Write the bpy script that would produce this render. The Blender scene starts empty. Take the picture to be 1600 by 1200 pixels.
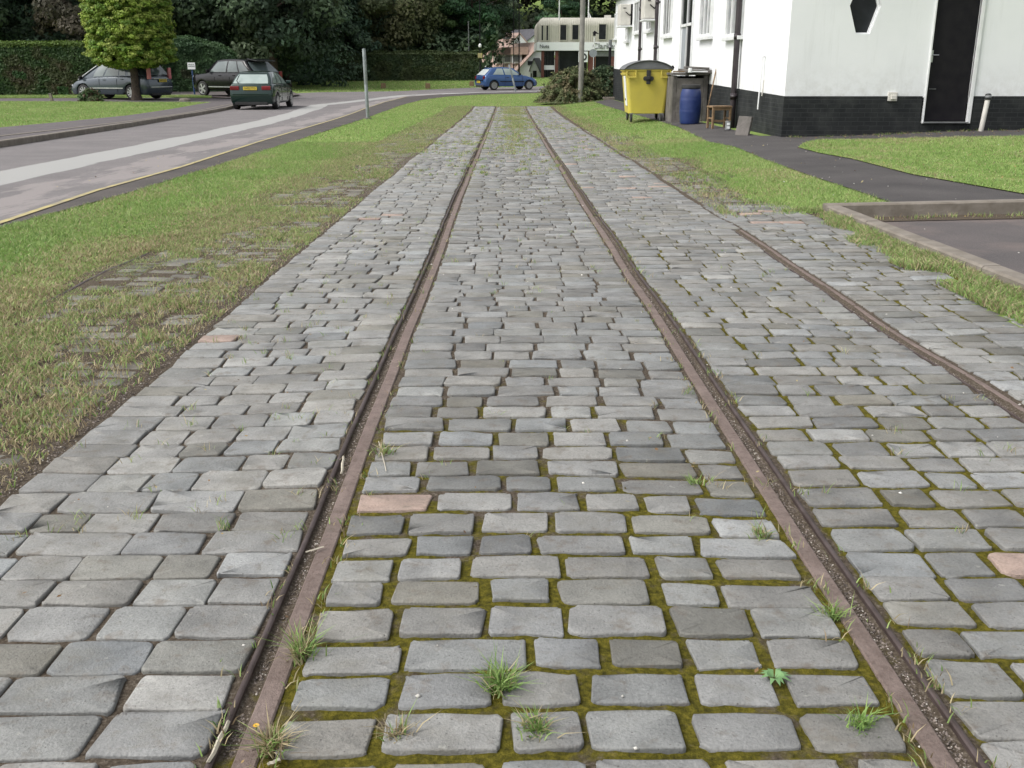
import bpy, bmesh, math, random
import numpy as np
from mathutils import Vector, Matrix, geometry
random.seed(7); rng = np.random.default_rng(7)
R = math.radians; PI = math.pi
scene = bpy.context.scene; COL = scene.collection
# ------------------------------------------------------------------ camera geometry and terrain
F = 1565.; TH = R(17.55); PS = R(0.40); EYE = 1.06
def sm(a, b, x):
    t = np.clip((np.asarray(x, float)-a)/(b-a), 0, 1); return t*t*(3-2*t)
def prof(Y):
    Y = np.asarray(Y, float)
    t = np.clip((Y-30)/12., 0, 1)
    base = np.where(Y < 30, -.014*Y, -.42-.014*12*(t-t*t/2))
    return base+.25*sm(42, 75, Y)
def tz(X, Y):
    X = np.asarray(X, float); Y = np.asarray(Y, float)
    z = prof(Y)*(1-.5*sm(1.5, 5, X))+.12*sm(5, 9, X)
    z = z+.34*sm(72, 86, Y)
    return z+14*sm(105, 190, Y)
def tzf(X, Y): return float(tz(X, Y))
def ray(x, y):
    fw = Vector((math.sin(PS)*math.cos(TH), math.cos(PS)*math.cos(TH), -math.sin(TH)))
    rt = Vector((math.cos(PS), -math.sin(PS), 0)); up = rt.cross(fw)
    return fw+rt*((x-800)/F)+up*((600-y)/F)
def cast(x, y, dz=0.):
    d = ray(x, y); t = .5
    while t < 300:
        if EYE+d.z*t < tzf(d.x*t, d.y*t)+dz:
            lo, hi = t-max(.05, t*.01), t
            for _ in range(22):
                m = (lo+hi)/2
                if EYE+d.z*m < tzf(d.x*m, d.y*m)+dz: hi = m
                else: lo = m
            return (d.x*hi, d.y*hi)
        t += max(.05, t*.01)
    return (d.x*t, d.y*t)
def onY(x, y, Y):
    d = ray(x, y); t = Y/d.y; return Vector((d.x*t, Y, EYE+d.z*t))
def onX(x, y, fX):
    d = ray(x, y); t = 5.
    for _ in range(12): t = fX(d.y*t)/d.x
    return Vector((d.x*t, d.y*t, EYE+d.z*t))
def vn(x, y, s=0):
    x = np.asarray(x, float); y = np.asarray(y, float)
    ix = np.floor(x); iy = np.floor(y); fx = x-ix; fy = y-iy
    fx = fx*fx*(3-2*fx); fy = fy*fy*(3-2*fy)
    def h(a, b):
        v = np.sin(a*127.1+b*311.7+s*74.7)*43758.5453; return v-np.floor(v)
    return (h(ix, iy)*(1-fx)+h(ix+1, iy)*fx)*(1-fy)+(h(ix, iy+1)*(1-fx)+h(ix+1, iy+1)*fx)*fy
def fbm(x, y, s=0, o=3):
    v = 0; a = .5; tot = 0
    for i in range(o): v = v+a*vn(x*2**i, y*2**i, s+i*13); tot += a; a *= .5
    return v/tot
def und(X, Y):      # settling of the old paving
    return .050*(fbm(X*.9+3, Y*.7, 5, 2)-.5)+.006*(vn(X*3, Y*3, 9)-.5)
# ------------------------------------------------------------------ materials
MATS = {}
def nmat(name):
    m = bpy.data.materials.new(name); m.use_nodes = True
    nt = m.node_tree; b = nt.nodes['Principled BSDF']; MATS[name] = m
    return m, nt, b
def N(nt, t, **k):
    n = nt.nodes.new(t)
    for a, v in k.items():
        if a in n.inputs.keys(): n.inputs[a].default_value = v
        else: setattr(n, a, v)
    return n
def pos(nt): return nt.nodes.new('ShaderNodeNewGeometry').outputs['Position']
def noise(nt, scale, detail=4, vec=None, rough=.55):
    n = N(nt, 'ShaderNodeTexNoise'); n.inputs['Scale'].default_value = scale; n.inputs['Detail'].default_value = detail
    n.inputs['Roughness'].default_value = rough
    nt.links.new(vec if vec is not None else pos(nt), n.inputs['Vector']); return n.outputs['Fac']
def ramp(nt, fac, stops):
    r = nt.nodes.new('ShaderNodeValToRGB'); e = r.color_ramp.elements
    while len(e) < len(stops): e.new(.5)
    for i, (p, c) in enumerate(stops):
        e[i].position = p; e[i].color = (c, c, c, 1) if isinstance(c, (int, float)) else (*c, 1)
    nt.links.new(fac, r.inputs[0]); return r.outputs[0]
def mix(nt, fac, a, b, mode='MIX'):
    m = nt.nodes.new('ShaderNodeMix'); m.data_type = 'RGBA'; m.blend_type = mode
    for s, v in ((0, fac), (6, a), (7, b)):
        if isinstance(v, bpy.types.NodeSocket): nt.links.new(v, m.inputs[s])
        elif isinstance(v, (int, float)): m.inputs[s].default_value = v if s == 0 else (v, v, v, 1)
        else: m.inputs[s].default_value = (*v, 1)
    return m.outputs[2]
def bump(nt, b, h, strength=.3, dist=.01):
    n = nt.nodes.new('ShaderNodeBump'); n.inputs['Strength'].default_value = strength; n.inputs['Distance'].default_value = dist
    nt.links.new(h, n.inputs['Height']); nt.links.new(n.outputs[0], b.inputs['Normal'])
def simple(name, c1, c2=None, scale=8, rough=.6, metal=0, bs=0, bd=.01, coat=0, spec=.5, detail=5, lo=.35, hi=.65):
    m, nt, b = nmat(name)
    b.inputs['Roughness'].default_value = rough; b.inputs['Metallic'].default_value = metal
    b.inputs['Coat Weight'].default_value = coat; b.inputs['Specular IOR Level'].default_value = spec
    if c2 is None: c2 = tuple(v*.82 for v in c1)
    tc = nt.nodes.new('ShaderNodeTexCoord').outputs['Object']
    f = noise(nt, scale, detail, tc)
    nt.links.new(ramp(nt, f, [(lo, c1), (hi, c2)]), b.inputs['Base Color'])
    if bs: bump(nt, b, noise(nt, scale*5, 4, tc), bs, bd)
    return m
def attrmat(name, rough=.75, transl=0., var=.0, bs=0, spec=.3, nscale=60):
    m, nt, b = nmat(name); b.inputs['Roughness'].default_value = rough; b.inputs['Specular IOR Level'].default_value = spec
    a = N(nt, 'ShaderNodeAttribute'); a.attribute_name = 'col'; c = a.outputs['Color']
    if var: c = mix(nt, 1., c, ramp(nt, noise(nt, nscale, 5), [(.3, 1-var), (.7, 1+var)]), 'MULTIPLY')
    nt.links.new(c, b.inputs['Base Color'])
    if bs: bump(nt, b, noise(nt, nscale, 5), bs, .004)
    if transl:
        t = nt.nodes.new('ShaderNodeBsdfTranslucent'); nt.links.new(c, t.inputs[0])
        s = nt.nodes.new('ShaderNodeMixShader'); s.inputs[0].default_value = transl
        nt.links.new(b.outputs[0], s.inputs[1]); nt.links.new(t.outputs[0], s.inputs[2])
        nt.links.new(s.outputs[0], nt.nodes['Material Output'].inputs[0])
    return m
M_leaf = attrmat('foliage', .6, .3); M_grass = attrmat('grass_blades', .55, .35, spec=.35)
# setts
m, nt, b = nmat('stone_setts'); M_sett = m
a = N(nt, 'ShaderNodeAttribute'); a.attribute_name = 'col'; P = pos(nt)
c = mix(nt, 1., a.outputs['Color'], ramp(nt, noise(nt, 9, 5), [(.28, .74), (.52, 1.0), (.76, 1.22)]), 'MULTIPLY')
c = mix(nt, 1., c, ramp(nt, noise(nt, 160, 4, None, .7), [(.30, .72), (.48, 1.), (.75, 1.22)]), 'MULTIPLY')
c = mix(nt, ramp(nt, noise(nt, 22, 6, None, .65), [(.55, 0), (.70, .6)]), c, (.125, .10, .075))
c = mix(nt, ramp(nt, noise(nt, 5, 6, None, .7), [(.52, 0), (.66, .35)]), c, (.14, .13, .10))
c = mix(nt, ramp(nt, noise(nt, 38, 3), [(.70, 0), (.74, .5)]), c, (.34, .34, .30))
v = N(nt, 'ShaderNodeTexVoronoi'); v.inputs['Scale'].default_value = 55; nt.links.new(P, v.inputs['Vector'])
c = mix(nt, ramp(nt, v.outputs['Distance'], [(.07, .75), (.12, 0)]), c, (.06, .055, .05))
nt.links.new(c, b.inputs['Base Color']); b.inputs['Specular IOR Level'].default_value = .45
nt.links.new(ramp(nt, noise(nt, 14, 4), [(.3, .5), (.7, .72)]), b.inputs['Roughness'])
h = mix(nt, .35, noise(nt, 30, 7, None, .72), noise(nt, 200, 3)); bump(nt, b, h, .6, .010)
# joint soil + moss
m, nt, b = nmat('mossy_soil'); M_joint = m; b.inputs['Roughness'].default_value = .95; b.inputs['Specular IOR Level'].default_value = .1
a = N(nt, 'ShaderNodeAttribute'); a.attribute_name = 'col'; sp = nt.nodes.new('ShaderNodeSeparateColor'); nt.links.new(a.outputs['Color'], sp.inputs[0])
soil = ramp(nt, noise(nt, 130, 4), [(.3, (.050, .040, .030)), (.52, (.10, .080, .060)), (.72, (.19, .165, .135))])
moss = ramp(nt, noise(nt, 75, 6, None, .7), [(.30, (.028, .026, .008)), (.5, (.095, .085, .012)), (.70, (.19, .16, .025))])
ad = nt.nodes.new('ShaderNodeMath'); ad.operation = 'ADD'; nt.links.new(sp.outputs[0], ad.inputs[0]); nt.links.new(noise(nt, 11, 6, None, .65), ad.inputs[1])
nt.links.new(mix(nt, ramp(nt, ad.outputs[0], [(.80, 0), (.95, 1)]), soil, moss), b.inputs['Base Color'])
bump(nt, b, noise(nt, 260, 4, None, .7), .9, .006)
# lawn ground
m, nt, b = nmat('lawn_soil'); M_lawn = m; b.inputs['Roughness'].default_value = .95; b.inputs['Specular IOR Level'].default_value = .1
c = ramp(nt, noise(nt, 2.2, 5), [(.3, (.165, .25, .06)), (.5, (.195, .28, .075)), (.7, (.24, .28, .10))])
c = mix(nt, 1., c, ramp(nt, noise(nt, 60, 4), [(.3, .6), (.7, 1.25)]), 'MULTIPLY')
nt.links.new(c, b.inputs['Base Color']); bump(nt, b, noise(nt, 120, 3), .6, .01)
# asphalt variants
def asphalt(name, c1, c2, stains=None, wear=False, sc=1.3):
    m, nt, b = nmat(name); b.inputs['Roughness'].default_value = .85; b.inputs['Specular IOR Level'].default_value = .3
    c = ramp(nt, noise(nt, sc, 5), [(.3, c1), (.7, c2)])
    c = mix(nt, 1., c, ramp(nt, noise(nt, 140, 3, None, .8), [(.3, .6), (.5, 1), (.72, 1.5)]), 'MULTIPLY')
    if stains: c = mix(nt, ramp(nt, noise(nt, .9, 4), [(.50, 0), (.66, .55)]), c, stains)
    if wear:
        a = N(nt, 'ShaderNodeAttribute'); a.attribute_name = 'col'
        sp = nt.nodes.new('ShaderNodeSeparateColor'); nt.links.new(a.outputs['Color'], sp.inputs[0])
        mp = nt.nodes.new('ShaderNodeMapping'); mp.inputs['Scale'].default_value = (2.4, .55, 1); nt.links.new(pos(nt), mp.inputs[0])
        for o, th in ((0, .62), (1, .78)):
            ad = nt.nodes.new('ShaderNodeMath'); ad.operation = 'MULTIPLY_ADD'; ad.inputs[1].default_value = .8 if o else .45
            nt.links.new(noise(nt, 1.1 if o else .8, 6, mp.outputs[0], .68), ad.inputs[0]); nt.links.new(sp.outputs[o], ad.inputs[2])
            c = mix(nt, ramp(nt, ad.outputs[0], [(th, 0), (th+.06, .85 if o == 0 else .65)]), c, (.37, .37, .355) if o == 0 else (.30, .27, .26))
    nt.links.new(c, b.inputs['Base Color']); bump(nt, b, noise(nt, 180, 3), .6, .006); return m
M_road = asphalt('worn_red_asphalt', (.15, .140, .139), (.195, .18, .178), None, True)
M_path = asphalt('dark_path_asphalt', (.052, .048, .048), (.085, .078, .076))
M_foot = asphalt('footway_asphalt', (.10, .09, .092), (.135, .12, .12))
M_edge = asphalt('edge_asphalt', (.065, .058, .055), (.10, .088, .08))
M_park = asphalt('car_park_asphalt', (.085, .078, .078), (.12, .105, .102), (.21, .165, .145))
M_kerb = simple('kerb_concrete', (.22, .195, .165), (.15, .13, .105), 6, .9, bs=.5)
M_conc = simple('weathered_concrete', (.17, .155, .145), (.075, .07, .062), 3, .9, bs=.7, bd=.02)
m, nt, b = nmat('rusty_rail_steel'); M_rail = m; b.inputs['Roughness'].default_value = .62; b.inputs['Metallic'].default_value = .08
c = mix(nt, ramp(nt, noise(nt, 14, 7, None, .7), [(.32, 0), (.68, 1)]), (.225, .172, .15), (.135, .098, .082))
c = mix(nt, ramp(nt, noise(nt, 70, 5, None, .7), [(.5, 0), (.68, .7)]), c, (.085, .055, .042))
c = mix(nt, ramp(nt, noise(nt, 5, 6, None, .75), [(.56, 0), (.68, .8)]), c, (.115, .09, .07))
nt.links.new(c, b.inputs['Base Color']); bump(nt, b, noise(nt, 90, 6, None, .7), .9, .006)
M_edge_iron = simple('dark_rail_edge', (.075, .055, .05), (.13, .10, .095), 14, .5, .6, .4, .003)
M_yellow = simple('faded_yellow_paint', (.46, .39, .16), (.28, .24, .16), 5, .8)
m, nt, b = nmat('white_render'); M_whitewall = m; b.inputs['Roughness'].default_value = .85; b.inputs['Specular IOR Level'].default_value = .25
geo = nt.nodes.new('ShaderNodeNewGeometry'); mp = nt.nodes.new('ShaderNodeMapping'); mp.inputs['Scale'].default_value = (5, 5, .5); nt.links.new(geo.outputs['Position'], mp.inputs[0])
sx = nt.nodes.new('ShaderNodeSeparateXYZ'); nt.links.new(geo.outputs['Position'], sx.inputs[0])
c = mix(nt, ramp(nt, noise(nt, .8, 6), [(.35, 0), (.7, 1)]), (.80, .81, .82), (.74, .755, .765))
c = mix(nt, ramp(nt, noise(nt, 1.3, 5, mp.outputs[0], .7), [(.54, 0), (.74, .35)]), c, (.60, .61, .60))
mr = nt.nodes.new('ShaderNodeMapRange'); mr.inputs[1].default_value = 1.15; mr.inputs[2].default_value = .55; nt.links.new(sx.outputs[2], mr.inputs[0])
mu = nt.nodes.new('ShaderNodeMath'); mu.operation = 'MULTIPLY'; nt.links.new(mr.outputs[0], mu.inputs[0]); nt.links.new(ramp(nt, noise(nt, 6, 6, None, .7), [(.42, 0), (.7, .8)]), mu.inputs[1])
c = mix(nt, mu.outputs[0], c, (.58, .58, .56)); nt.links.new(c, b.inputs['Base Color']); bump(nt, b, noise(nt, 9, 6), .25, .01)
M_white = simple('white_gloss_paint', (.76, .77, .77), (.66, .67, .67), 5, .45)
M_offwhite = simple('off_white_plastic', (.62, .60, .55), (.52, .50, .46), 4, .5)
M_black = simple('black_paint', (.007, .006, .009), (.012, .011, .013), 6, .5, spec=.2)
M_pipe = simple('dark_downpipe_paint', (.022, .016, .02), (.04, .032, .036), 5, .4)
M_glass = simple('dark_glass', (.012, .014, .016), (.022, .025, .028), 3, .12, spec=.35)
M_curtrefl = simple('curtain_reflection_glass', (.42, .43, .43), (.18, .19, .2), 2.2, .25)  # curtains and the whitish reflection on the panes painted as one tone
M_galv = simple('galvanised_steel', (.30, .33, .33), (.22, .25, .25), 9, .5, .35)
M_wood = simple('weathered_wood', (.25, .16, .085), (.15, .10, .06), 12, .8, bs=.4)
M_pole = simple('grey_timber_pole', (.23, .225, .20), (.17, .165, .15), 5, .85, bs=.5)
M_grey = simple('grey_metal', (.22, .23, .23), (.15, .155, .16), 6, .5, .3)
M_binyel = simple('yellow_plastic', (.58, .48, .08), (.49, .405, .08), 1.6, .5, bs=.1)
M_binlid = simple('grey_plastic_lid', (.10, .105, .11), (.15, .155, .16), 3, .55)
M_rubber = simple('black_rubber', (.018, .018, .018), (.03, .03, .03), 9, .8)
M_barrel = simple('blue_plastic', (.010, .025, .115), (.022, .040, .145), 5, .4)
M_bark = simple('tree_bark', (.11, .085, .065), (.055, .042, .035), 9, .95, bs=.9, bd=.03)
M_core = simple('hedge_core_shade', (.025, .036, .014), (.014, .02, .009), 4, 1., spec=.05)  # core fill, coloured dark for the shade inside the hedges
M_tileP = simple('pink_clay_tiles', (.44, .32, .275), (.36, .26, .22), 2.5, .85, bs=.3)
M_tileD = simple('slate_tiles', (.10, .10, .115), (.075, .075, .085), 2, .8, bs=.3)
M_beige = simple('beige_ribbed_cladding', (.48, .465, .40), (.40, .385, .33), 1.2, .75)
M_brick = simple('red_brick', (.17, .065, .05), (.12, .05, .04), 5, .9)
M_sign = simple('white_sign', (.80, .82, .83), (.76, .78, .79), 2, .5)
M_text = simple('dark_lettering', (.03, .035, .035), None, 4, .5)
M_chrome = simple('bright_metal', (.55, .56, .57), (.42, .43, .44), 6, .28, .8)
M_redl = simple('red_lamp_lens', (.20, .012, .018), (.14, .01, .014), 5, .2)
M_pink = simple('pale_red_lamp_lens', (.60, .22, .23), (.48, .13, .15), 5, .2)
M_lens = simple('clear_lamp_lens', (.55, .57, .58), (.40, .42, .43), 5, .12)
M_plate = simple('yellow_plate', (.66, .50, .05), None, 4, .45)
M_blue = simple('blue_post_paint', (.02, .06, .16), (.03, .07, .18), 5, .5)
M_clothred = simple('dark_interior', (.01, .01, .011), None, 4, .8)
def paint(name, c, metal=.35): return simple(name, c, tuple(v*.93 for v in c), 1.5, .25, metal, coat=.6 if metal else .35, spec=.5 if metal else .25)
M_greenp = paint('dark_green_car_paint', (.005, .026, .020)); M_slatep = paint('slate_blue_car_paint', (.055, .072, .088))
M_bluep = paint('blue_car_paint', (.04, .10, .25)); M_blackp = paint('black_car_paint', (.006, .006, .008), .0)
# black painted brick plinth
m, nt, b = nmat('black_painted_brick'); M_plinth = m; b.inputs['Roughness'].default_value = .75; b.inputs['Specular IOR Level'].default_value = .25
geo = nt.nodes.new('ShaderNodeNewGeometry'); sx = nt.nodes.new('ShaderNodeSeparateXYZ'); nt.links.new(geo.outputs['Position'], sx.inputs[0])
ad = nt.nodes.new('ShaderNodeMath'); nt.links.new(sx.outputs[0], ad.inputs[0]); nt.links.new(sx.outputs[1], ad.inputs[1])
cb = nt.nodes.new('ShaderNodeCombineXYZ'); nt.links.new(ad.outputs[0], cb.inputs[0]); nt.links.new(sx.outputs[2], cb.inputs[1])
bt = N(nt, 'ShaderNodeTexBrick'); nt.links.new(cb.outputs[0], bt.inputs['Vector'])
for k, v_ in (('Scale', 1.), ('Brick Width', .225), ('Row Height', .075), ('Mortar Size', .006), ('Mortar Smooth', .4)): bt.inputs[k].default_value = v_
bt.inputs['Color1'].default_value = (.013, .015, .016, 1); bt.inputs['Color2'].default_value = (.02, .022, .023, 1); bt.inputs['Mortar'].default_value = (.032, .035, .036, 1)
nt.links.new(mix(nt, ramp(nt, noise(nt, 3, 5), [(.45, 0), (.8, .5)]), bt.outputs['Color'], (.07, .075, .07)), b.inputs['Base Color'])
inv = ramp(nt, bt.outputs['Fac'], [(0, 1), (1, 0)]); bump(nt, b, inv, .8, .006)
# roof tiles (dark)
m, nt, b = nmat('dark_roof_tiles'); M_roof = m; b.inputs['Roughness'].default_value = .85
bt = N(nt, 'ShaderNodeTexBrick'); geo = nt.nodes.new('ShaderNodeNewGeometry'); sx = nt.nodes.new('ShaderNodeSeparateXYZ'); nt.links.new(geo.outputs['Position'], sx.inputs[0])
cb = nt.nodes.new('ShaderNodeCombineXYZ'); nt.links.new(sx.outputs[1], cb.inputs[0]); nt.links.new(sx.outputs[0], cb.inputs[1]); nt.links.new(cb.outputs[0], bt.inputs['Vector'])
for k, v_ in (('Scale', 1.), ('Brick Width', .27), ('Row Height', .22), ('Mortar Size', .012)): bt.inputs[k].default_value = v_
bt.inputs['Color1'].default_value = (.05, .055, .05, 1); bt.inputs['Color2'].default_value = (.08, .085, .075, 1); bt.inputs['Mortar'].default_value = (.02, .02, .02, 1)
nt.links.new(bt.outputs['Color'], b.inputs['Base Color']); bump(nt, b, ramp(nt, bt.outputs['Fac'], [(0, 1), (1, 0)]), .8, .02)
# ------------------------------------------------------------------ mesh helpers
def tag(o, label=None, cat=None, group=None, kind=None):
    if label: o['label'] = label
    if cat: o['category'] = cat
    if group: o['group'] = group
    if kind: o['kind'] = kind
    return o
def empty(name, loc, label, cat, group=None, rz=0):
    o = bpy.data.objects.new(name, None); COL.objects.link(o); o.location = loc; o.rotation_euler = (0, 0, rz)
    o.empty_display_size = .2
    return tag(o, label, cat, group)
def link(name, me, mat, parent=None, smooth=False):
    if mat is not None: me.materials.append(mat)
    if smooth: me.polygons.foreach_set('use_smooth', [True]*len(me.polygons))
    o = bpy.data.objects.new(name, me); COL.objects.link(o)
    if parent is not None: o.parent = parent
    return o
def npmesh(name, V, faces, col=None):
    """V (n,3); faces list of int arrays (m,k)"""
    me = bpy.data.meshes.new(name); me.vertices.add(len(V)); me.vertices.foreach_set('co', np.asarray(V, np.float32).ravel())
    loops = np.concatenate([f.ravel() for f in faces]).astype(np.int32)
    tot = np.concatenate([np.full(len(f), f.shape[1]) for f in faces]).astype(np.int32)
    me.loops.add(len(loops)); me.loops.foreach_set('vertex_index', loops)
    me.polygons.add(len(tot)); st = np.concatenate([[0], np.cumsum(tot)[:-1]]).astype(np.int32)
    me.polygons.foreach_set('loop_start', st); me.polygons.foreach_set('loop_total', tot)
    if col is not None:
        at = me.attributes.new('col', 'FLOAT_COLOR', 'POINT'); c4 = np.ones((len(V), 4), np.float32); c4[:, :3] = col
        at.data.foreach_set('color', c4.ravel())
    me.update(calc_edges=True); return me
class MB:
    def __init__(s): s.v = []; s.f = []
    def add(s, vs, fs):
        n = len(s.v); s.v += [Vector(p) for p in vs]; s.f += [tuple(i+n for i in f) for f in fs]; return s
    def box(s, c, d, rz=0, M=None, top=1.):
        x, y, z = d[0]/2, d[1]/2, d[2]/2
        vs = [Vector((a*x*(top if e > 0 else 1), b_*y*(top if e > 0 else 1), e*z)) for e in (-1, 1) for a, b_ in ((-1, -1), (1, -1), (1, 1), (-1, 1))]
        T = M if M is not None else Matrix.Rotation(rz, 3, 'Z')
        return s.add([T @ v_+Vector(c) for v_ in vs], [(3, 2, 1, 0), (4, 5, 6, 7), (0, 1, 5, 4), (1, 2, 6, 5), (2, 3, 7, 6), (3, 0, 4, 7)])
    def cyl(s, p0, p1, r0, r1=None, n=12, cap=True):
        r1 = r0 if r1 is None else r1; p0 = Vector(p0); p1 = Vector(p1); ax = (p1-p0).normalized()
        u = ax.orthogonal().normalized(); w = ax.cross(u)
        vs = [p+(u*math.cos(2*PI*i/n)+w*math.sin(2*PI*i/n))*r for p, r in ((p0, r0), (p1, r1)) for i in range(n)]
        fs = [(i, (i+1) % n, n+(i+1) % n, n+i) for i in range(n)]
        if cap: fs += [tuple(range(n))[::-1], tuple(range(n, 2*n))]
        return s.add(vs, fs)
    def tube(s, pts, r, n=8):
        for a, b_ in zip(pts, pts[1:]): s.cyl(a, b_, r, r, n)
        return s
    def lathe(s, prof_, n=20, c=(0, 0, 0), ax='z'):
        vs = []; fs = []
        for r, z in prof_:
            for i in range(n):
                a = 2*PI*i/n; p = (r*math.cos(a), r*math.sin(a), z) if ax == 'z' else (r*math.cos(a), z, r*math.sin(a))
                vs.append(Vector(p)+Vector(c))
        for j in range(len(prof_)-1):
            for i in range(n): fs.append((j*n+i, j*n+(i+1) % n, (j+1)*n+(i+1) % n, (j+1)*n+i))
        fs += [tuple(range(n))[::-1], tuple(range((len(prof_)-1)*n, len(prof_)*n))]
        return s.add(vs, fs)
    def prism(s, poly, d):      # poly: 3d points, extruded by d
        n = len(poly); d = Vector(d)
        return s.add([Vector(p) for p in poly]+[Vector(p)+d for p in poly], [tuple(range(n))[::-1], tuple(range(n, 2*n))]+[(i, (i+1) % n, n+(i+1) % n, n+i) for i in range(n)])
    def build(s, name, mat, parent=None, smooth=False, bev=0, seg=2, label=None, fixn=True):
        me = bpy.data.meshes.new(name); me.from_pydata([tuple(p) for p in s.v], [], s.f)
        if fixn:
            bm = bmesh.new(); bm.from_mesh(me); bmesh.ops.recalc_face_normals(bm, faces=bm.faces); bm.to_mesh(me); bm.free()
        o = link(name, me, mat, parent, smooth)
        if bev:
            md = o.modifiers.new('bevel', 'BEVEL'); md.width = bev; md.segments = seg; md.limit_method = 'ANGLE'; md.angle_limit = R(35)
        if smooth:
            try: me.shade_smooth(); md = o.modifiers.new('wn', 'WEIGHTED_NORMAL'); md.keep_sharp = True
            except Exception: pass
        if label: o['label'] = label
        return o
def text(name, s, size, mat, parent, M, extr=.002):
    cu = bpy.data.curves.new('t', 'FONT'); cu.body = s; cu.size = size; cu.extrude = extr; cu.align_x = 'CENTER'; cu.align_y = 'CENTER'
    o = bpy.data.objects.new('t', cu); COL.objects.link(o); bpy.context.view_layer.update()
    me = bpy.data.meshes.new_from_object(o.evaluated_get(bpy.context.evaluated_depsgraph_get()))
    bpy.data.objects.remove(o); me.transform(M); return link(name, me, mat, parent)
# ------------------------------------------------------------------ sheets clipped to a lattice so that they follow the terrain
def clip(poly, axis, v, keep_gt):
    out = []
    for i in range(len(poly)):
        a, b_ = poly[i-1], poly[i]; ia = (a[axis] >= v) == keep_gt; ib = (b_[axis] >= v) == keep_gt
        if ia != ib:
            t = (v-a[axis])/(b_[axis]-a[axis]); out.append((a[0]+t*(b_[0]-a[0]), a[1]+t*(b_[1]-a[1])))
        if ib: out.append(b_)
    return out
def sheet(name, poly, dz, mat, cell=.5, zf=None, colf=None, kind='structure'):
    zf = zf or tz; V = []; Fc = []; xs = [p[0] for p in poly]; ys = [p[1] for p in poly]
    i0, i1 = int(math.floor(min(xs)/cell)), int(math.ceil(max(xs)/cell))
    for i in range(i0, i1):
        s1 = clip(clip(poly, 0, i*cell, True), 0, (i+1)*cell, False)
        if len(s1) < 3: continue
        y0 = min(p[1] for p in s1); y1 = max(p[1] for p in s1)
        for j in range(int(math.floor(y0/cell)), int(math.ceil(y1/cell))):
            s2 = clip(clip(s1, 1, j*cell, True), 1, (j+1)*cell, False)
            if len(s2) < 3: continue
            ar = sum(s2[k-1][0]*s2[k][1]-s2[k][0]*s2[k-1][1] for k in range(len(s2)))
            if abs(ar) < 1e-5: continue
            if ar < 0: s2 = s2[::-1]
            n = len(V); V += s2; Fc.append(tuple(range(n, n+len(s2))))
    A = np.array(V); z = zf(A[:, 0], A[:, 1])+dz
    me = bpy.data.meshes.new(name); me.from_pydata([(a_[0], a_[1], q) for a_, q in zip(V, z)], [], Fc)
    if colf is not None:
        at = me.attributes.new('col', 'FLOAT_COLOR', 'POINT'); c4 = np.ones((len(V), 4), np.float32); c4[:, :3] = colf(A[:, 0], A[:, 1]); at.data.foreach_set('color', c4.ravel())
    bm = bmesh.new(); bm.from_mesh(me); bmesh.ops.remove_doubles(bm, verts=bm.verts, dist=.0005); bm.to_mesh(me); bm.free()
    o = link(name, me, mat, smooth=True); tag(o, kind=kind); return o
def C(*pts, dz=0.): return [cast(x, y, dz) for x, y in pts]
def inpoly(X, Y, poly):
    r = np.zeros(len(X), bool); n = len(poly)
    for i in range(n):
        x0, y0 = poly[i-1]; x1, y1 = poly[i]
        if y0 == y1: continue
        c_ = ((y0 > Y) != (y1 > Y)) & (X < (x1-x0)*(Y-y0)/(y1-y0)+x0); r ^= c_
    return r
def pdist(X, Y, line):
    d = np.full(len(X), 1e9)
    for (x0, y0), (x1, y1) in zip(line, line[1:]):
        L = (x1-x0)**2+(y1-y0)**2+1e-9; t = np.clip(((X-x0)*(x1-x0)+(Y-y0)*(y1-y0))/L, 0, 1)
        d = np.minimum(d, np.hypot(X-x0-t*(x1-x0), Y-y0-t*(y1-y0)))
    return d
# ------------------------------------------------------------------ ground
def grid_lines(a, b, step, far, k):
    m = list(np.arange(a, b+step/2, step)); lo = [a-far*(1.0)*(i/k)**2 for i in range(k, 0, -1)]; hi = [b+far*(i/k)**2 for i in range(1, k+1)]
    return np.array(lo+m+hi)
gx = grid_lines(-42, 26, .5, 500, 24); gy = grid_lines(-4, 110, .5, 700, 24)
GX, GY = np.meshgrid(gx, gy); GZ = tz(GX, GY)
GZ = GZ-np.where((GX > -2.1) & (GX < 2.4) & (GY < 43.6), .07, 0)
GZ = GZ-np.where((GX > 2.9) & (GY < 8.7) & (GY > -3.6), .14, 0)
nx, ny = len(gx), len(gy); idx = np.arange(nx*ny).reshape(ny, nx)
fq = np.stack([idx[:-1, :-1], idx[:-1, 1:], idx[1:, 1:], idx[1:, :-1]], -1).reshape(-1, 4)
tag(link('ground', npmesh('ground', np.stack([GX, GY, GZ], -1).reshape(-1, 3), [fq]), M_lawn, smooth=True), kind='structure')
def xoff(Y): return .0032*np.maximum(0, np.asarray(Y, float)-12)
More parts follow.
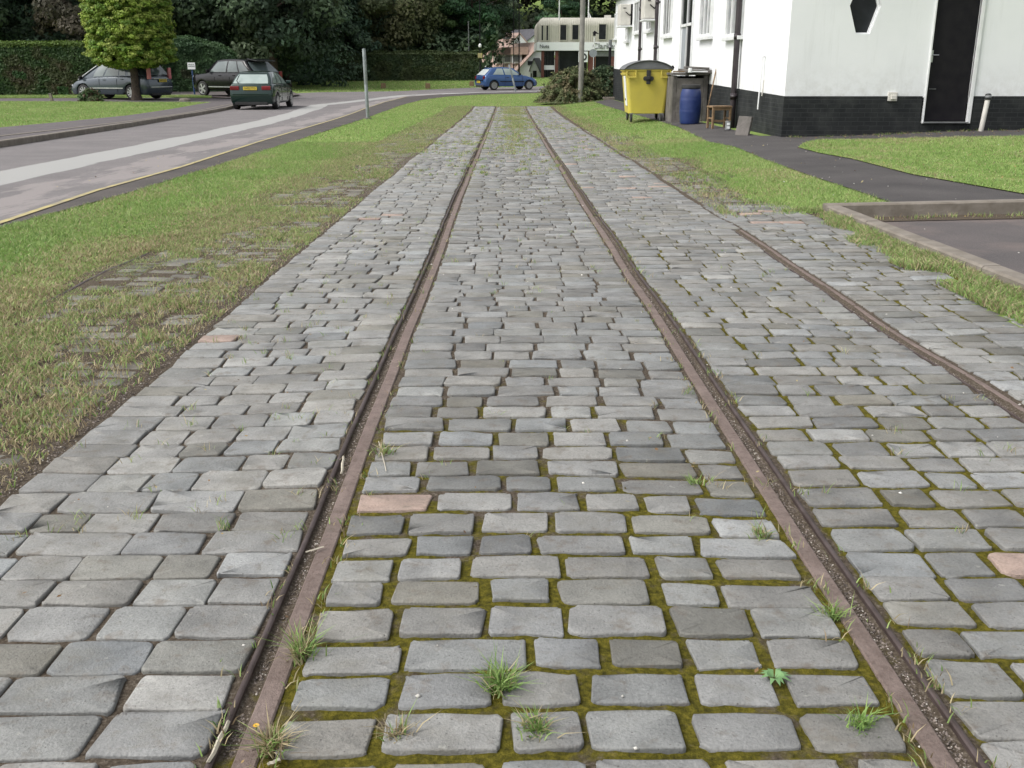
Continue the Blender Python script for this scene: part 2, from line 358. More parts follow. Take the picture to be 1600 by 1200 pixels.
# ------------------------------------------------------------------ joint bed
def bed(name, x0, x1, y0, y1, sx_, sy_):
    xs = np.arange(x0, x1+sx_/2, sx_); ys = np.arange(y0, y1+sy_/2, sy_); X, Y = np.meshgrid(xs, ys)
    xo = xoff(Y); mossy = np.clip(np.clip(sm(4.8, 1.9, Y)+.55*(fbm(X*1.6, Y*1.6, 17, 3)-.5)*sm(5.5, 4, Y), 0, 1)*sm(-.5, -.42, X)*sm(.78, .7, X)*.45+sm(.76, .84, X)*sm(11, 7, Y)*.56*sm(1.70, 1.66, X)+sm(1.79, 1.83, X)*sm(10, 6.5, Y)*.50+sm(1.9, .9, Y)*.25*sm(-.42, -.5, X), 0, 1)+.04
    strip = ((X > -1.405) & (X < -1.345))
    groove = ((X > -.478) & (X < -.452)) | ((X > .742) & (X < .772)) | ((X > 1.712) & (X < 1.738))
    mossy = np.where(groove & (Y > 1.9), -.2, mossy)
    mossy = np.where(groove & (Y <= 1.9), .28, mossy)
    mossy = np.where(strip, -.2, mossy)
    lump = .010*(fbm(X*28, Y*28, 21, 3)-.45)+.004*(vn(X*110, Y*110, 4)-.5)
    Z = tz(X, Y)+und(X, Y)-.0085+lump*.75*np.where(mossy > .2, 1., .5)-np.where(groove, .006, 0)
    Z = np.where(strip, tz(X, Y)+und(X, Y)-.008, Z)
    nx, ny = len(xs), len(ys); idx = np.arange(nx*ny).reshape(ny, nx)
    fq = np.stack([idx[:-1, :-1], idx[:-1, 1:], idx[1:, 1:], idx[1:, :-1]], -1).reshape(-1, 4)
    c_ = np.zeros((nx*ny, 3)); c_[:, 0] = mossy.ravel()
    tag(link(name, npmesh(name, np.stack([X+xo, Y, Z], -1).reshape(-1, 3), [fq], c_), M_joint, smooth=True), kind='structure')
bed('soil_bed', -2.42, 2.66, .5, 8.5, .0125, .0125)
bed('soil_bed', -2.42, 2.66, 8.49, 43.8, .04, .12)
bed('soil_bed', -2.42, 2.66, -3.5, .51, .08, .1)
# ------------------------------------------------------------------ setts
rows = []
def strip(x0, x1, y0, y1, gap, pitch=(.105, .132), L=(.13, .225), keep=1., sink=0., pale=0., gx_=None, fz=None):
    y = y0; gx0 = gx_
    while y < y1:
        p = random.uniform(*pitch); g = (gap(y) if callable(gap) else gap)*random.uniform(.75, 1.25)
        n = max(2, round((x1-x0)/random.uniform(.165, .195)))
        w = [random.uniform(*L) for _ in range(n)]
        s = (x1-x0)/sum(w); x = x0; skew = random.uniform(-.006, .006)
        gx_ = gx0 or (gap(y) if callable(gap) else gap)
        for wi in w:
            wi *= s; g2 = gx_*random.uniform(.6, 1.4); cx = x+wi/2; cy = y+p/2+skew*(cx-(x0+x1)/2)*3+.012*math.sin(cx*2.3+y*.4)
            kp = keep if fz is None else fz(cx, cy)
            if random.random() < kp:
                rows.append((cx+random.uniform(-.003, .003), cy+random.uniform(-.0022, .0022), (wi-g2)/2, (p-g)/2*random.uniform(.95, 1.02), sink+random.uniform(-.002, .0022), pale))
            x += wi
        y += p
fd = lambda a, b_, y0, y1: (lambda y: float(a+(b_-a)*sm(y0, y1, y)))
strip(-1.335, -.500, -1.5, 43.2, .0085, (.117, .137), (.14, .23), pale=.06)
strip(-.398, .688, -1.5, 43.2, fd(.021, .009, 2.0, 4.6), (.114, .135), (.125, .225))
strip(.800, 1.700, -1.5, 7.5, fd(.017, .011, 2.5, 7.), (.112, .134), (.13, .24))
strip(.800, 1.775, 7.5, 43.2, .009, (.112, .132), (.13, .23), fz=lambda x, y: 1)
strip(1.785, 2.54, -1.5, 9., .015, (.108, .135), (.13, .24))
strip(1.82, 2.4, 9., 24., .020, keep=.8, sink=-.006)
strip(-2.26, -1.43, .5, 24., .022, keep=.72, sink=-.007)
S = np.array(rows)
# break a few setts into odd sizes is left to the outline noise
def setts(S, n, rings, seed):
    g = np.random.default_rng(seed); K = len(S); th = (np.arange(n)+.5)*2*PI/n
    ex = g.uniform(.09, .25, (K, 1)); cx = np.sign(np.cos(th))*np.abs(np.cos(th))**ex; cy = np.sign(np.sin(th))*np.abs(np.sin(th))**ex
    fl = g.uniform(0, 1, (K, 1)); jig = g.normal(0, .036 if n > 10 else .025, (K, n, 2)); jig[:, ::3] *= 1.25
    corner = g.normal(0, .05, (K, 4, 2)); corner[g.random((K, 4)) > .55] *= .3
    q = [(1+cx)*(1+cy)/4, (1-cx)*(1+cy)/4, (1-cx)*(1-cy)/4, (1+cx)*(1-cy)/4]
    dx = sum(q[k]*corner[:, k, 0:1] for k in range(4)); dy = sum(q[k]*corner[:, k, 1:2] for k in range(4))
    ux = np.clip(cx+dx, -1.06, 1.06)+jig[:, :, 0]*.5; uy = np.clip(cy+dy, -1.1, 1.1)+jig[:, :, 1]
    tilt = g.normal(0, .011, (K, 2)); V = []; a = S[:, 2:3]; b_ = S[:, 3:4]
    for sc, z, inner in rings:
        px = ux*a*sc[0]; py = uy*b_*sc[1]
        if inner: px = px-np.sign(px)*0; 
        X = S[:, 0:1]+px; Y = S[:, 1:2]+py
        zz = z+S[:, 4:5]+tilt[:, 0:1]*px+tilt[:, 1:2]*py
        if z > -.01: zz = zz+g.normal(0, .0011, zz.shape)
        V.append(np.stack([X, Y, np.broadcast_to(zz, X.shape)], -1))
    cen = np.stack([S[:, 0], S[:, 1], S[:, 4]+.0012], -1)[:, None, :]
    A = np.concatenate(V+[cen], 1); m_ = A.shape[1]
    Zt = tz(A[..., 0], A[..., 1])+und(S[:, 0], S[:, 1])[:, None]*.5+und(A[..., 0], A[..., 1])*.5
    A[..., 2] += Zt; A[..., 0] += xoff(A[..., 1])
    base = (np.arange(K)*m_)[:, None]; i = np.arange(n); j = (i+1) % n; faces = []
    for r_ in range(len(rings)-1):
        f = np.stack([r_*n+i, r_*n+j, (r_+1)*n+j, (r_+1)*n+i], -1)[None]+base[:, :, None]; faces.append(f.reshape(-1, 4))
    r_ = len(rings)-1; f = np.stack([r_*n+i, r_*n+j, np.full(n, m_-1)], -1)[None]+base[:, :, None]; faces.append(f.reshape(-1, 3))
    c_ = np.empty((K, 3)); lum = np.clip(g.normal(.212, .031, K)+S[:, 5]*.45, .14, .36); t = g.normal(0, 1, K)
    hue = g.random(K)
    c_[:, 0] = lum*(1.0+.012*t); c_[:, 1] = lum*(.99); c_[:, 2] = lum*(.935-.018*t)
    blu = hue > .72; c_[blu] *= np.array([.96, .985, 1.0]); dk = hue < .10; c_[dk] *= np.array([.78, .77, .72])
    pk = (g.random(K) < np.where((S[:, 0] > .75), .024, .003)); c_[pk] = np.array([.36, .27, .225])*g.uniform(.8, 1.1, (pk.sum(), 1))
    wh = g.random(K) < .012; c_[wh] = np.array([.285, .29, .285])
    # overgrown rows are dirtier
    dirty = (S[:, 0] < -1.4) | (S[:, 0] > 1.82)&(S[:, 1] > 9); c_[dirty] *= np.array([.80, .76, .68])
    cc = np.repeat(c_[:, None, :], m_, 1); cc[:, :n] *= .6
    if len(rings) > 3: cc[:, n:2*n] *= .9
    return A.reshape(-1, 3), faces, cc.reshape(-1, 3)
near = S[:, 1] < 11
rn = [((1.005, 1.01), -.024, 0), ((1.0, 1.0), -.0034, 0), ((.986, .976), -.0008, 0), ((.945, .915), .0, 0)]
rf = [((1.01, 1.01), -.02, 0), ((1.0, 1.0), -.003, 0), ((.96, .93), 0, 0)]
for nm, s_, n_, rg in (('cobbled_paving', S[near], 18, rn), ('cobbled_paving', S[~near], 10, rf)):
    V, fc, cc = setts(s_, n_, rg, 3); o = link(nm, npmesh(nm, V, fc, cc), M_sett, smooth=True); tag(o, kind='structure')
# ------------------------------------------------------------------ rails
def ribbon(x0, x1, ztop, y0, y1, wob=.0, dy=.25, ch=.003):
    ys = np.arange(y0, y1+dy/2, dy); V = []; Fc = []
    for k, y in enumerate(ys):
        o_ = float(xoff(y))+wob*math.sin(y*1.3)
        for x, z in ((x0, -.05), (x0, ztop-ch), (x0+ch, ztop), ((x0+x1)/2, ztop+.0006), (x1-ch, ztop), (x1, ztop-ch), (x1, -.05)):
            V.append((x+o_, y, tzf(x, y)+float(und(x, y))+z))
        if k: Fc += [((k-1)*7+i, (k-1)*7+i+1, k*7+i+1, k*7+i) for i in range(6)]
    m = MB(); m.add(V, Fc+[tuple(range(7)), tuple(range(len(V)-7, len(V)))[::-1]]); return m
RG = 'tram rails set in the cobbles'
for (e0, e1, s0, s1, ya, yb, lab) in (
    (-.492, -.480, -.450, -.409, -1.5, 43.2, 'left rusty tram rail with dark outer edge running up the cobbles'),
    (.775, .787, .699, .740, -1.5, 43.2, 'right rusty tram rail of the central track with gravel filled groove'),
    (1.702, 1.709, 1.752, 1.778, -1.5, 7.4, 'short rusty rail at the far right, nearest the car park kerb')):
    t = empty('tram_rail', (0, 0, 0), lab, 'rail', RG)
    ribbon(s0, s1, -.007 if s0 > 1 else -.0025, ya, yb, .0015).build('rail_head', M_rail, t, fixn=True)
    ribbon(e0, e1, -.003 if s0 > 1 else .002, ya, yb, .0015).build('guard_edge', M_edge_iron, t, fixn=True)
t = empty('buried_rail', (0, 0, 0), 'thin half buried rail edge between the lawn and the overgrown cobbles', 'rail')
ribbon(-2.335, -2.315, -.004, 1.5, 9.5, .004).build('guard_edge', M_edge_iron, t)
# ------------------------------------------------------------------ polygons of the setting (traced, cast on the terrain)
yel = C((0, 351), (150, 300), (285, 262), (400, 224), (500, 194), (570, 170), (600, 160), (635, 151.5), (690, 147.5), (750, 145), (847, 142.6))
edge = C((0, 357), (206, 301), (400, 240), (547, 193), (590, 178), (625, 165), (660, 156), (700, 151), (750, 148), (847, 145))
y0_ = (-3.7, 1.); yel = [(-3.35, 1.)]+yel; edge = [(-3.2, 1.)]+edge
kerbf = C((0, 232), (100, 216), (200, 200), (280, 186), (355, 172.5), (372, 168))
kerbf = [(-6.6, 3.)]+kerbf
farr = C((395, 152), (440, 147), (500, 144.4), (625, 142.8), (680, 139.8), (745, 137))
yel2 = yel+[(8., yel[-1][1]+2.5), (25., yel[-1][1]+9)]
far2 = farr+[(4., farr[-1][1]+3.), (25., farr[-1][1]+12)]
road = yel2+far2[::-1]+kerbf[::-1]
band = C((0, 279), (200, 237.5), (400, 194.5), (500, 164.5), (630, 149.6), (700, 146.4), (850, 143.3))
band = [(-4.9, 3.)]+band
wearline = [(x+(-.5 if y < 45 else -.2), y) for x, y in yel]
def roadcol(X, Y):
    d = pdist(X, Y, band); d2 = pdist(X, Y, wearline)
    hw = .26+.02*np.sin(Y*.5)
    c_ = np.zeros((len(X), 3)); c_[:, 0] = np.clip(.62-(d-hw)*1.6, -.2, .62); c_[:, 1] = np.clip(.50-d2*.36, -.3, .50); return c_
sheet('road', road, .012, M_road, .25, colf=roadcol)
sheet('road_edge', yel2+[(25., edge[-1][1]+8), (8., edge[-1][1]+2)]+edge[::-1], .010, M_edge, .5)
def offset(line, d0, d1):
    L = []; Rr = []
    for i, p in enumerate(line):
        a = Vector(line[max(0, i-1)]); b_ = Vector(line[min(len(line)-1, i+1)]); t = (b_-a).normalized(); n = Vector((-t.y, t.x))
        L.append(tuple(Vector(p)+n*d0)); Rr.append(tuple(Vector(p)+n*d1))
    return L+Rr[::-1]
def dens(line, st=1.):
    out = []
    for a, b_ in zip(line, line[1:]):
        n = max(1, int(math.dist(a, b_)/st)); out += [(a[0]+(b_[0]-a[0])*i/n, a[1]+(b_[1]-a[1])*i/n) for i in range(n)]
    return out+[line[-1]]
tag(sheet('yellow_line', offset(dens(yel[:-3], .5), -.032, .032), .017, M_yellow, .5), kind='structure')
tag(sheet('pale_line', offset(dens(yel2[-5:], 1.), -.09, .09), .017, M_sign, .5), kind='structure')
# far footway with kerb
def kerb(name, line, w, hgt, base=-.1, mat=M_kerb, side=1, stone=.9):
    m = MB(); L = dens(line, stone)
    for a, b_ in zip(L, L[1:]):
        a = Vector(a); b_ = Vector(b_); t = (b_-a); ln = t.length; t.normalize(); n = Vector((-t.y, t.x))*side
        a2 = a+t*.004; b2 = b_-t*.004
        q = [a2, b2, b2+n*w, a2+n*w]; z = [tzf(p.x, p.y) for p in q]
        dzz = random.uniform(-.004, .004); bev = .012
        q2 = [a2+n*bev+t*.003, b2+n*bev-t*.003, b2+n*(w-bev)-t*.003, a2+n*(w-bev)+t*.003]
        vs = [(p.x, p.y, z_+base) for p, z_ in zip(q, z)]+[(p.x, p.y, z_+hgt-bev+dzz) for p, z_ in zip(q, z)]+[(p.x, p.y, z_+hgt+dzz) for p, z_ in zip(q2, z)]
        fs = [(3, 2, 1, 0)]+[(i, (i+1) % 4, 4+(i+1) % 4, 4+i) for i in range(4)]+[(4+i, 4+(i+1) % 4, 8+(i+1) % 4, 8+i) for i in range(4)]+[(8, 9, 10, 11)]
        m.add(vs, fs)
    return tag(m.build(name, mat), kind='structure')
kerb('kerb', kerbf, .14, .12, side=1)
inner = [tuple(p) for p in offset(kerbf, .14, .14)[:len(kerbf)]]
lawnfront = [(-11., 3.)]+C((0, 199), (100, 190), (200, 180), (310, 162.5), (330, 159.5), dz=.1)
drive_near = C((-150, 158.2), (0, 158.2), (110, 158.5), (230, 159.5), (330, 159.5), dz=.1)
drive_far = C((-150, 153.8), (0, 153.6), (120, 153.2), (262, 152.5), (330, 153.5), (400, 155), dz=.1)
sheet('footway', [inner[0]]+inner+[cast(400, 165), cast(395, 152)]+drive_far[::-1][:1]+[drive_near[-1]]+lawnfront[::-1], .10, M_foot, .5)
line2 = C((0, 213), (100, 202), (200, 190), (300, 175), (350, 165), (380, 160), dz=.1)
sheet('footway_edging', offset(dens([(-8.8, 5.)]+line2, .7), -.03, .10), .108, M_kerb, .5)
lawnB = lawnfront+drive_near[::-1]+[(-60, 3)]
sheet('lawn', lawnB, .10, M_lawn, .5)
sheet('driveway', drive_near+drive_far[::-1], .098, M_foot, .5)
stripB = drive_far[:-1]+C((330, 151.5), (300, 149.5), (200, 149.5), (0, 150), (-150, 150), dz=.1)
sheet('verge', stripB, .12, M_lawn, .5)
sheet('parking_bay', C((264, 149.6), (300, 149.5), (330, 151.3), (400, 155), (470, 147.5), (450, 141), (262, 143), dz=.1), .095, M_park, .5)
# right side
path = C((931, 160), (950, 167), (967, 172), (1060, 199), (1106, 222), (1150, 231), (1200, 252), (1270, 277), (1340, 300), (1412, 325))
kx = 2.70; ky = 8.45
path = path+[(3.35, 8.6), (6.5, 8.6), (7.2, 8.6)]
isl = C((1247, 232), (1256, 225), (1280, 220), (1400, 218), (1600, 215), (1800, 210))+[(14, 15)]+[(14, 6), (7., 7)]+C((1600, 306), (1510, 290), (1425, 275), (1330, 250), (1280, 241))
pathp = path+[(16, 8.6), (16, 18.6), (4.6, 18.6), (4.6, 46), (3.6, 46)]
sheet('path', pathp, .012, M_path, .5)
sheet('path_lawn', [p for p in isl], .022, M_lawn, .5)
cp = [(kx+.12, -3.4), (kx+.12, ky-.02), (16, ky-.35), (16, -3.4)]
sheet('car_park', cp, -.055, M_park, .5)
sheet('moss_strip', [(kx+.12, ky-.28), (kx+.12, ky), (16, ky-.3), (16, ky-.48)], -.049, M_joint, .5, colf=lambda X, Y: np.stack([np.full(len(X), .1)]*3, -1))
kerb('kerb', [(kx, -3.), (kx, ky)], .12, .055, -.18, side=-1)
kerb('kerb', [(kx, ky), (9.5, ky-.15), (16, ky-.4)], .13, .06, -.18, side=1, stone=1.4)
# ------------------------------------------------------------------ grass
def blades(name, P, h, w, col, bend=.5, five=True, label=None):
    n = len(P); az = rng.uniform(0, 2*PI, n); la = rng.uniform(0, 2*PI, n); lean = rng.uniform(.1, 1., n)*bend*h
    wx, wy = np.cos(az)*w/2, np.sin(az)*w/2; lx, ly = np.cos(la)*lean, np.sin(la)*lean; z0 = np.zeros(n)
    o = P
    if five:
        V = np.stack([o+np.stack([wx, wy, z0], -1), o-np.stack([wx, wy, z0], -1),
                      o+np.stack([lx*.35-wx*.8, ly*.35-wy*.8, h*.6], -1), o+np.stack([lx*.35+wx*.8, ly*.35+wy*.8, h*.6], -1),
                      o+np.stack([lx, ly, h], -1)], 1)
        b_ = (np.arange(n)*5)[:, None]; fc = [b_+np.array([0, 1, 2, 3]), b_+np.array([3, 2, 4])]; k = 5
    else:
        V = np.stack([o+np.stack([wx, wy, z0], -1), o-np.stack([wx, wy, z0], -1), o+np.stack([lx, ly, h], -1)], 1)
        b_ = (np.arange(n)*3)[:, None]; fc = [b_+np.array([0, 1, 2])]; k = 3
    return link(name, npmesh(name, V.reshape(-1, 3), fc, np.repeat(col, k, 0)), M_grass)
def gcol(X, Y, dry):
    n = len(X); big = fbm(X*.8, Y*.5, 31, 3); g_ = rng.random(n)
    green = np.array([.235, .36, .10]); lime = np.array([.33, .42, .15]); deep = np.array([.15, .26, .07]); straw = np.array([.45, .38, .23]); brown = np.array([.22, .165, .10])
    t = np.clip((big-.35)*2.2+rng.normal(0, .25, n), 0, 1)[:, None]
    c_ = green*(1-t)+lime*t; d = g_ < .22; c_[d] = deep
    dr = rng.random(n) < dry; c_[dr] = straw; br = rng.random(n) < dry*.25; c_[br] = brown
    return c_*rng.uniform(.75, 1.25, (n, 1))
def scatter(name, poly, dens_fn, maxn, hh, ww, dryf, zoff=0., five=False, box=None, maskf=None, label=None, bend=1.6):
    xs = [p[0] for p in poly]; ys = [p[1] for p in poly]; x0, x1, y0, y1 = box or (min(xs), max(xs), min(ys), max(ys))
    X = rng.uniform(x0, x1, maxn); Y = rng.uniform(y0, y1, maxn); k = inpoly(X, Y, poly)
    k &= rng.random(maxn) < dens_fn(X, Y)
    # inside the widened view only
    k &= np.abs(X-.007*Y) < .58*(Y+2.2)
    X, Y = X[k], Y[k]; n = len(X); Z = tz(X, Y)+zoff
    h = rng.uniform(.35, 1.15, n)*(hh(X, Y) if callable(hh) else hh)*(.35+1.3*fbm(X*7, Y*5, 91, 3)); w = ww*rng.uniform(.7, 1.3, n)
    o = blades(name, np.stack([X, Y, Z-.004], -1), h, w, gcol(X, Y, dryf(X, Y) if callable(dryf) else dryf), bend, five)
    tag(o, label, kind='stuff'); return o
GL = 'short green grass covering the verges and lawns'
left = [(-2.33, -1.), (-2.33, 43.5), (-1.2, 43.9), (1.6, 44.)]+[(5., 46.5), (5., 60.5)]+edge[::-1][1:]+[(-3.2, -1.)]
def lfade(X, Y): return .28*sm(7, 3, Y)*sm(-3.6, -2.4, X)+.3*sm(.48, .75, fbm(X*1.1, Y*.6, 14, 3))+np.clip(.42-.55*(np.abs(X+2.33))+.25*(vn(X*3, Y*1.5, 8)-.5), .06, .6)
scatter('grass', left, lambda X, Y: X*0+1, 260000, .030, .0055, lfade, five=True, box=(-6, -2.2, 2.2, 8.5))
scatter('grass', left, lambda X, Y: X*0+1, 220000, .034, .008, lfade, box=(-6, -2.2, 8.5, 19))
scatter('grass', left, lambda X, Y: X*0+1, 200000, .042, .014, lambda X, Y: np.where(Y > 38, .2, .1), box=(-6, 6, 19, 61))
# overgrown setts left
def patchy(X, Y): return .10+.90*sm(.44, .68, .55*fbm(X*4.5, Y*2.2, 41, 3)+.45*fbm(X*17, Y*9, 43, 3)+.20*sm(-1.75, -2.3, X)+.06*sm(6, 20, Y))
lo = [(-2.36, 1.), (-2.36, 44.), (-1.345, 44.), (-1.355, 1.)]
scatter('grass', lo, patchy, 120000, .028, .0045, lambda X, Y: .55+.2*sm(6, 3, Y)-.35*vn(X*2, Y, 3), five=True, box=(-2.4, -1.345, 1.5, 9), zoff=-.006)
scatter('grass', lo, patchy, 90000, .03, .008, .42, box=(-2.4, -1.345, 9, 20), zoff=-.006)
scatter('straw', lo, lambda X, Y: .25+.75*patchy(X, Y), 36000, .011, .0032, lambda X, Y: X*0+.92, five=True, box=(-2.4, -1.345, 1.2, 9), zoff=-.001, bend=4.5)
scatter('straw', lo, lambda X, Y: .25+.75*patchy(X, Y), 16000, .014, .006, lambda X, Y: X*0+.9, box=(-2.4, -1.345, 9, 22), bend=4.5)
scatter('straw', left, lambda X, Y: sm(-2.9, -2.3, X)*.6, 30000, .03, .0035, lambda X, Y: X*0+.95, five=True, box=(-3.2, -2.3, 2.2, 9), bend=2.5)
scatter('grass', lo, lambda X, Y: X*0+.9, 50000, .038, .014, .36, box=(-2.4, -1.3, 20, 44), zoff=-.006)
# right verge
rgt = [(1.80, 8.2), (2.0, 43.6), (1.2, 44.2), (5, 46)]+path[:10][:1]+path[1:10]+[(kx-.02, ky+.1), (kx-.02, ky-.05), (2.4, 8.4)]
def rp(X, Y): return np.maximum(sm(2.15, 2.55, X), patchy(X*1.7+9, Y))*np.where(X < 1.84, .6, 1)
def rdry(X, Y): return np.clip(.42-.55*(X-1.9), .08, .42)+.35*sm(.5, .75, fbm(X*.9, Y*.7, 12, 3))
scatter('grass', rgt, rp, 140000, .034, .007, rdry, box=(1.78, 5, 8.2, 19))
scatter('grass', rgt, lambda X, Y: X*0+1, 90000, .042, .013, rdry, box=(1.8, 5.5, 19, 46))
scatter('grass', [(2.36, 1.5), (2.36, 8.6), (kx-.01, 8.6), (kx-.01, 1.5)], lambda X, Y: sm(.40, .60, fbm(X*3, Y*2.5, 55, 2)+.28*sm(2.45, 2.66, X)), 46000, .045, .005, .35, five=True)
scatter('grass', isl, lambda X, Y: X*0+1, 260000, .034, .009, lambda X, Y: .08+.5*sm(.5, .75, fbm(X*.9, Y*.9, 12, 3)), zoff=.02)
scatter('grass', lawnB, lambda X, Y: sm(3, 12, Y)*0+1, 420000, .04, .018, .1, zoff=.1, box=(-32, -8, 14, 50))
scatter('grass', stripB, lambda X, Y: X*0+1, 60000, .06, .02, .12, zoff=.12)
farl = [(-40, 63), (-13, 62.), (-11, 61.7)]+farr[2:]+[(4., farr[-1][1]+3.6), (20, 84), (20, 95), (-40, 95)]
scatter('grass', farl, lambda X, Y: X*0+1, 120000, .08, .04, .12, box=(-35, 15, 60, 94))
# tall wispy weeds along the plinth and the kerbs
def weeds(P, n, h, spread, dry=.15, w=.005):
    Q = []; H = []
    for (x, y) in P:
        k = max(3, int(n*random.uniform(.6, 1.4))); r = np.abs(rng.normal(0, spread, k)); a = rng.uniform(0, 2*PI, k)
        X = x+r*np.cos(a); Y = y+r*np.sin(a); Q.append(np.stack([X, Y, tz(X, Y)+.0], -1)); H.append(h*rng.uniform(.5, 1.2, k))
    Q = np.concatenate(Q); H = np.concatenate(H); return Q, H
P = [(x, 18.05+random.uniform(-.1, .05)) for x in np.concatenate([rng.uniform(5., 11, 34), rng.uniform(6.4, 8.6, 16), rng.uniform(9.0, 10.2, 16)])]
Q, H = weeds(P, 12, .05, .05); o = blades('weeds', Q, H, np.full(len(Q), .011), gcol(Q[:, 0], Q[:, 1], .35)*.6, 1.6); tag(o, kind='stuff')
P = [(random.uniform(3., 8.5), ky-.1+random.uniform(-.1, .03)) for _ in range(90)]
Q, H = weeds(P, 8, .05, .03); Q[:, 2] -= .06; o = blades('weeds', Q, H, np.full(len(Q), .006), gcol(Q[:, 0], Q[:, 1], .35), .9); tag(o, kind='stuff')
# grass and weeds growing in the joints
P = []; 
for _ in range(5200):
    y = 2.2+41*random.random()**1.15; x = random.uniform(-1.32, 1.75)
    pr = .10
    if -.42 < x < .7: pr = .12+.10*sm(3, 10, y)+.95*sm(15, 36, y)*math.exp(-((x-.22)/.36)**2)
    if x < -.5: pr = .34 if y < 20 else .14
    if fbm(x*1.7, y*.9, 61, 2) > .55: pr *= 1.7
    if random.random() < pr: P.append((x, y))
Pn = [p for p in P if p[1] < 12]; Pf = [(p[0]+float(xoff(p[1])), p[1]) for p in P if p[1] >= 12]
for _ in range(950):
    y = random.uniform(15, 42); x = random.gauss(.22, .16); 
    if random.random() < float(sm(12, 34, y)): Pf.append((x+float(xoff(y)), y))
Q, H = weeds(Pn, 11, .026, .016); Q[:, 2] -= .008; tag(blades('joint_weeds', Q, H, np.full(len(Q), .0022), gcol(Q[:, 0], Q[:, 1], .45), 1.6), 'small dry weeds and grass growing in the cobble joints', kind='stuff')
Q, H = weeds(Pf, 22, .035, .045); tag(blades('joint_weeds', Q, H, np.full(len(Q), .010), gcol(Q[:, 0], Q[:, 1], .40), 1.3, False), 'grass spreading over the cobbles between the rails', kind='stuff')
P = [(random.choice((-.495, -.395, .685, .795, -1.44))+random.gauss(0, .008), 1.2+random.random()**1.5*16) for _ in range(420)]
Q, H = weeds(P, 7, .022, .02); Q[:, 2] -= .006; tag(blades('joint_weeds', Q, H, np.full(len(Q), .003), gcol(Q[:, 0], Q[:, 1], .5), 1.5), kind='stuff')
# individual near tufts (things)
TG = 'grass tufts rooted between the near cobbles'
tufts = [((470, 1022), 46, .075, .3, 'leafy green grass tuft beside the left rail'), ((782, 1075), 64, .065, .12, 'bright green grass tuft in the middle of the near cobbles'),
 ((1300, 955), 26, .05, .05, 'small yellow green grass tuft against the right rail head'), ((1345, 1128), 34, .045, .02, 'low fresh green tuft at the inner side of the right rail near the bottom'),
 ((838, 1142), 50, .05, .35, 'spreading brownish weed on the cobbles below the bright green tuft'), ((425, 1165), 55, .06, .55, 'dry straw coloured tuft at the bottom by the left rail'),
 ((620, 1150), 30, .05, .7, 'faded straw tuft between two near cobbles at the bottom'), ((1190, 830), 24, .045, .3, 'sparse tuft growing out of the mossy joint near the right rail'),
 ((600, 712), 22, .055, .3, 'thin wiry tuft beside the left rail halfway up'), ((1085, 752), 18, .04, .1, 'tiny green tuft in the joint below the wavy rows near the right rail')]
for (px, py), n, h, dry, lab in tufts:
    x, y = cast(px, py); z = tzf(x, y)+float(und(x, y))-.006; k = n*3
    r = np.abs(rng.normal(0, .016, k)); a = rng.uniform(0, 2*PI, k); Q = np.stack([r*np.cos(a), r*np.sin(a), 0*r], -1)
    o = blades('grass_tuft', Q, h*rng.uniform(.3, .8, k), np.full(k, .0032), gcol(Q[:, 0]+x, Q[:, 1]+y, dry), 2.0); o.location = (x, y, z); tag(o, lab, 'grass tuft', TG)
# rosette weed
x, y = cast(1210, 1056); m = MB()
for i in range(11):
    a = i*2.4; L = random.uniform(.022, .034); d = Vector((math.cos(a), math.sin(a), 0)); n_ = Vector((-d.y, d.x, 0))
    m.add([d*.002, d*L*.5+n_*.005+Vector((0, 0, .009)), d*L+Vector((0, 0, .004)), d*L*.5-n_*.005+Vector((0, 0, .009))], [(0, 1, 2, 3)])
o = m.build('rosette_weed', simple('pale_green_leaf', (.14, .26, .10), None, 30, .6), fixn=False); o.location = (x, y, tzf(x, y)+float(und(x, y))+.001); tag(o, 'small pale green rosette weed lying on a cobble right of centre', 'weed')
# sticks
def stick(a, b_, r, mat, lab, nm='stick', cat='stick', grp=None, za=.006, zb=.006):
    A = cast(*a); B = cast(*b_); pa = Vector((*A, tzf(*A)+float(und(*A))+za)); pb = Vector((*B, tzf(*B)+float(und(*B))+zb))
    m = MB(); d = pb-pa; n_ = Vector((-d.y, d.x, 0)).normalized()*r; up = Vector((0, 0, r*.8)); K = 5
    for i in range(K):
        p = pa+d*(i/K)+n_*.3*math.sin(i*2.1); q = pa+d*((i+1)/K)+n_*.3*math.sin((i+1)*2.1); e0 = 1-.5*abs(i/K-.5); e1 = 1-.5*abs((i+1)/K-.5)
        m.add([p-n_*e0, p+n_*e0, p+up, q-n_*e1, q+n_*e1, q+up], [(0, 3, 5, 2), (1, 2, 5, 4), (0, 1, 4, 3)]+([(0, 2, 1)] if i == 0 else [])+([(3, 4, 5)] if i == K-1 else []))
    o = m.build(nm, mat); c_ = (pa+pb)/2; o.data.transform(Matrix.Translation(-c_)); o.location = c_; return tag(o, lab, cat, grp)
M_strw = simple('bleached_wood', (.50, .46, .37), (.38, .34, .27), 60, .8)
SG = 'pale splinters lying on the paving'
stick((357, 1128), (326, 1192), .0045, M_strw, 'longest bleached splinter lying against the left rail at the bottom', grp=SG)
stick((537, 720), (534, 746), .004, M_strw, 'short bleached splinter lying in the left rail groove', grp=SG)
stick((478, 865), (506, 857), .003, M_strw, 'thin straw lying across the left rail', grp=SG)
stick((418, 1196), (437, 1188), .004, M_strw, 'small pale splinter at the bottom edge right of the left rail', grp=SG)
stick((592, 697), (604, 742), .0016, M_strw, 'curved pale grass stalk beside the left rail halfway up', nm='grass_stalk', cat='grass stalk')
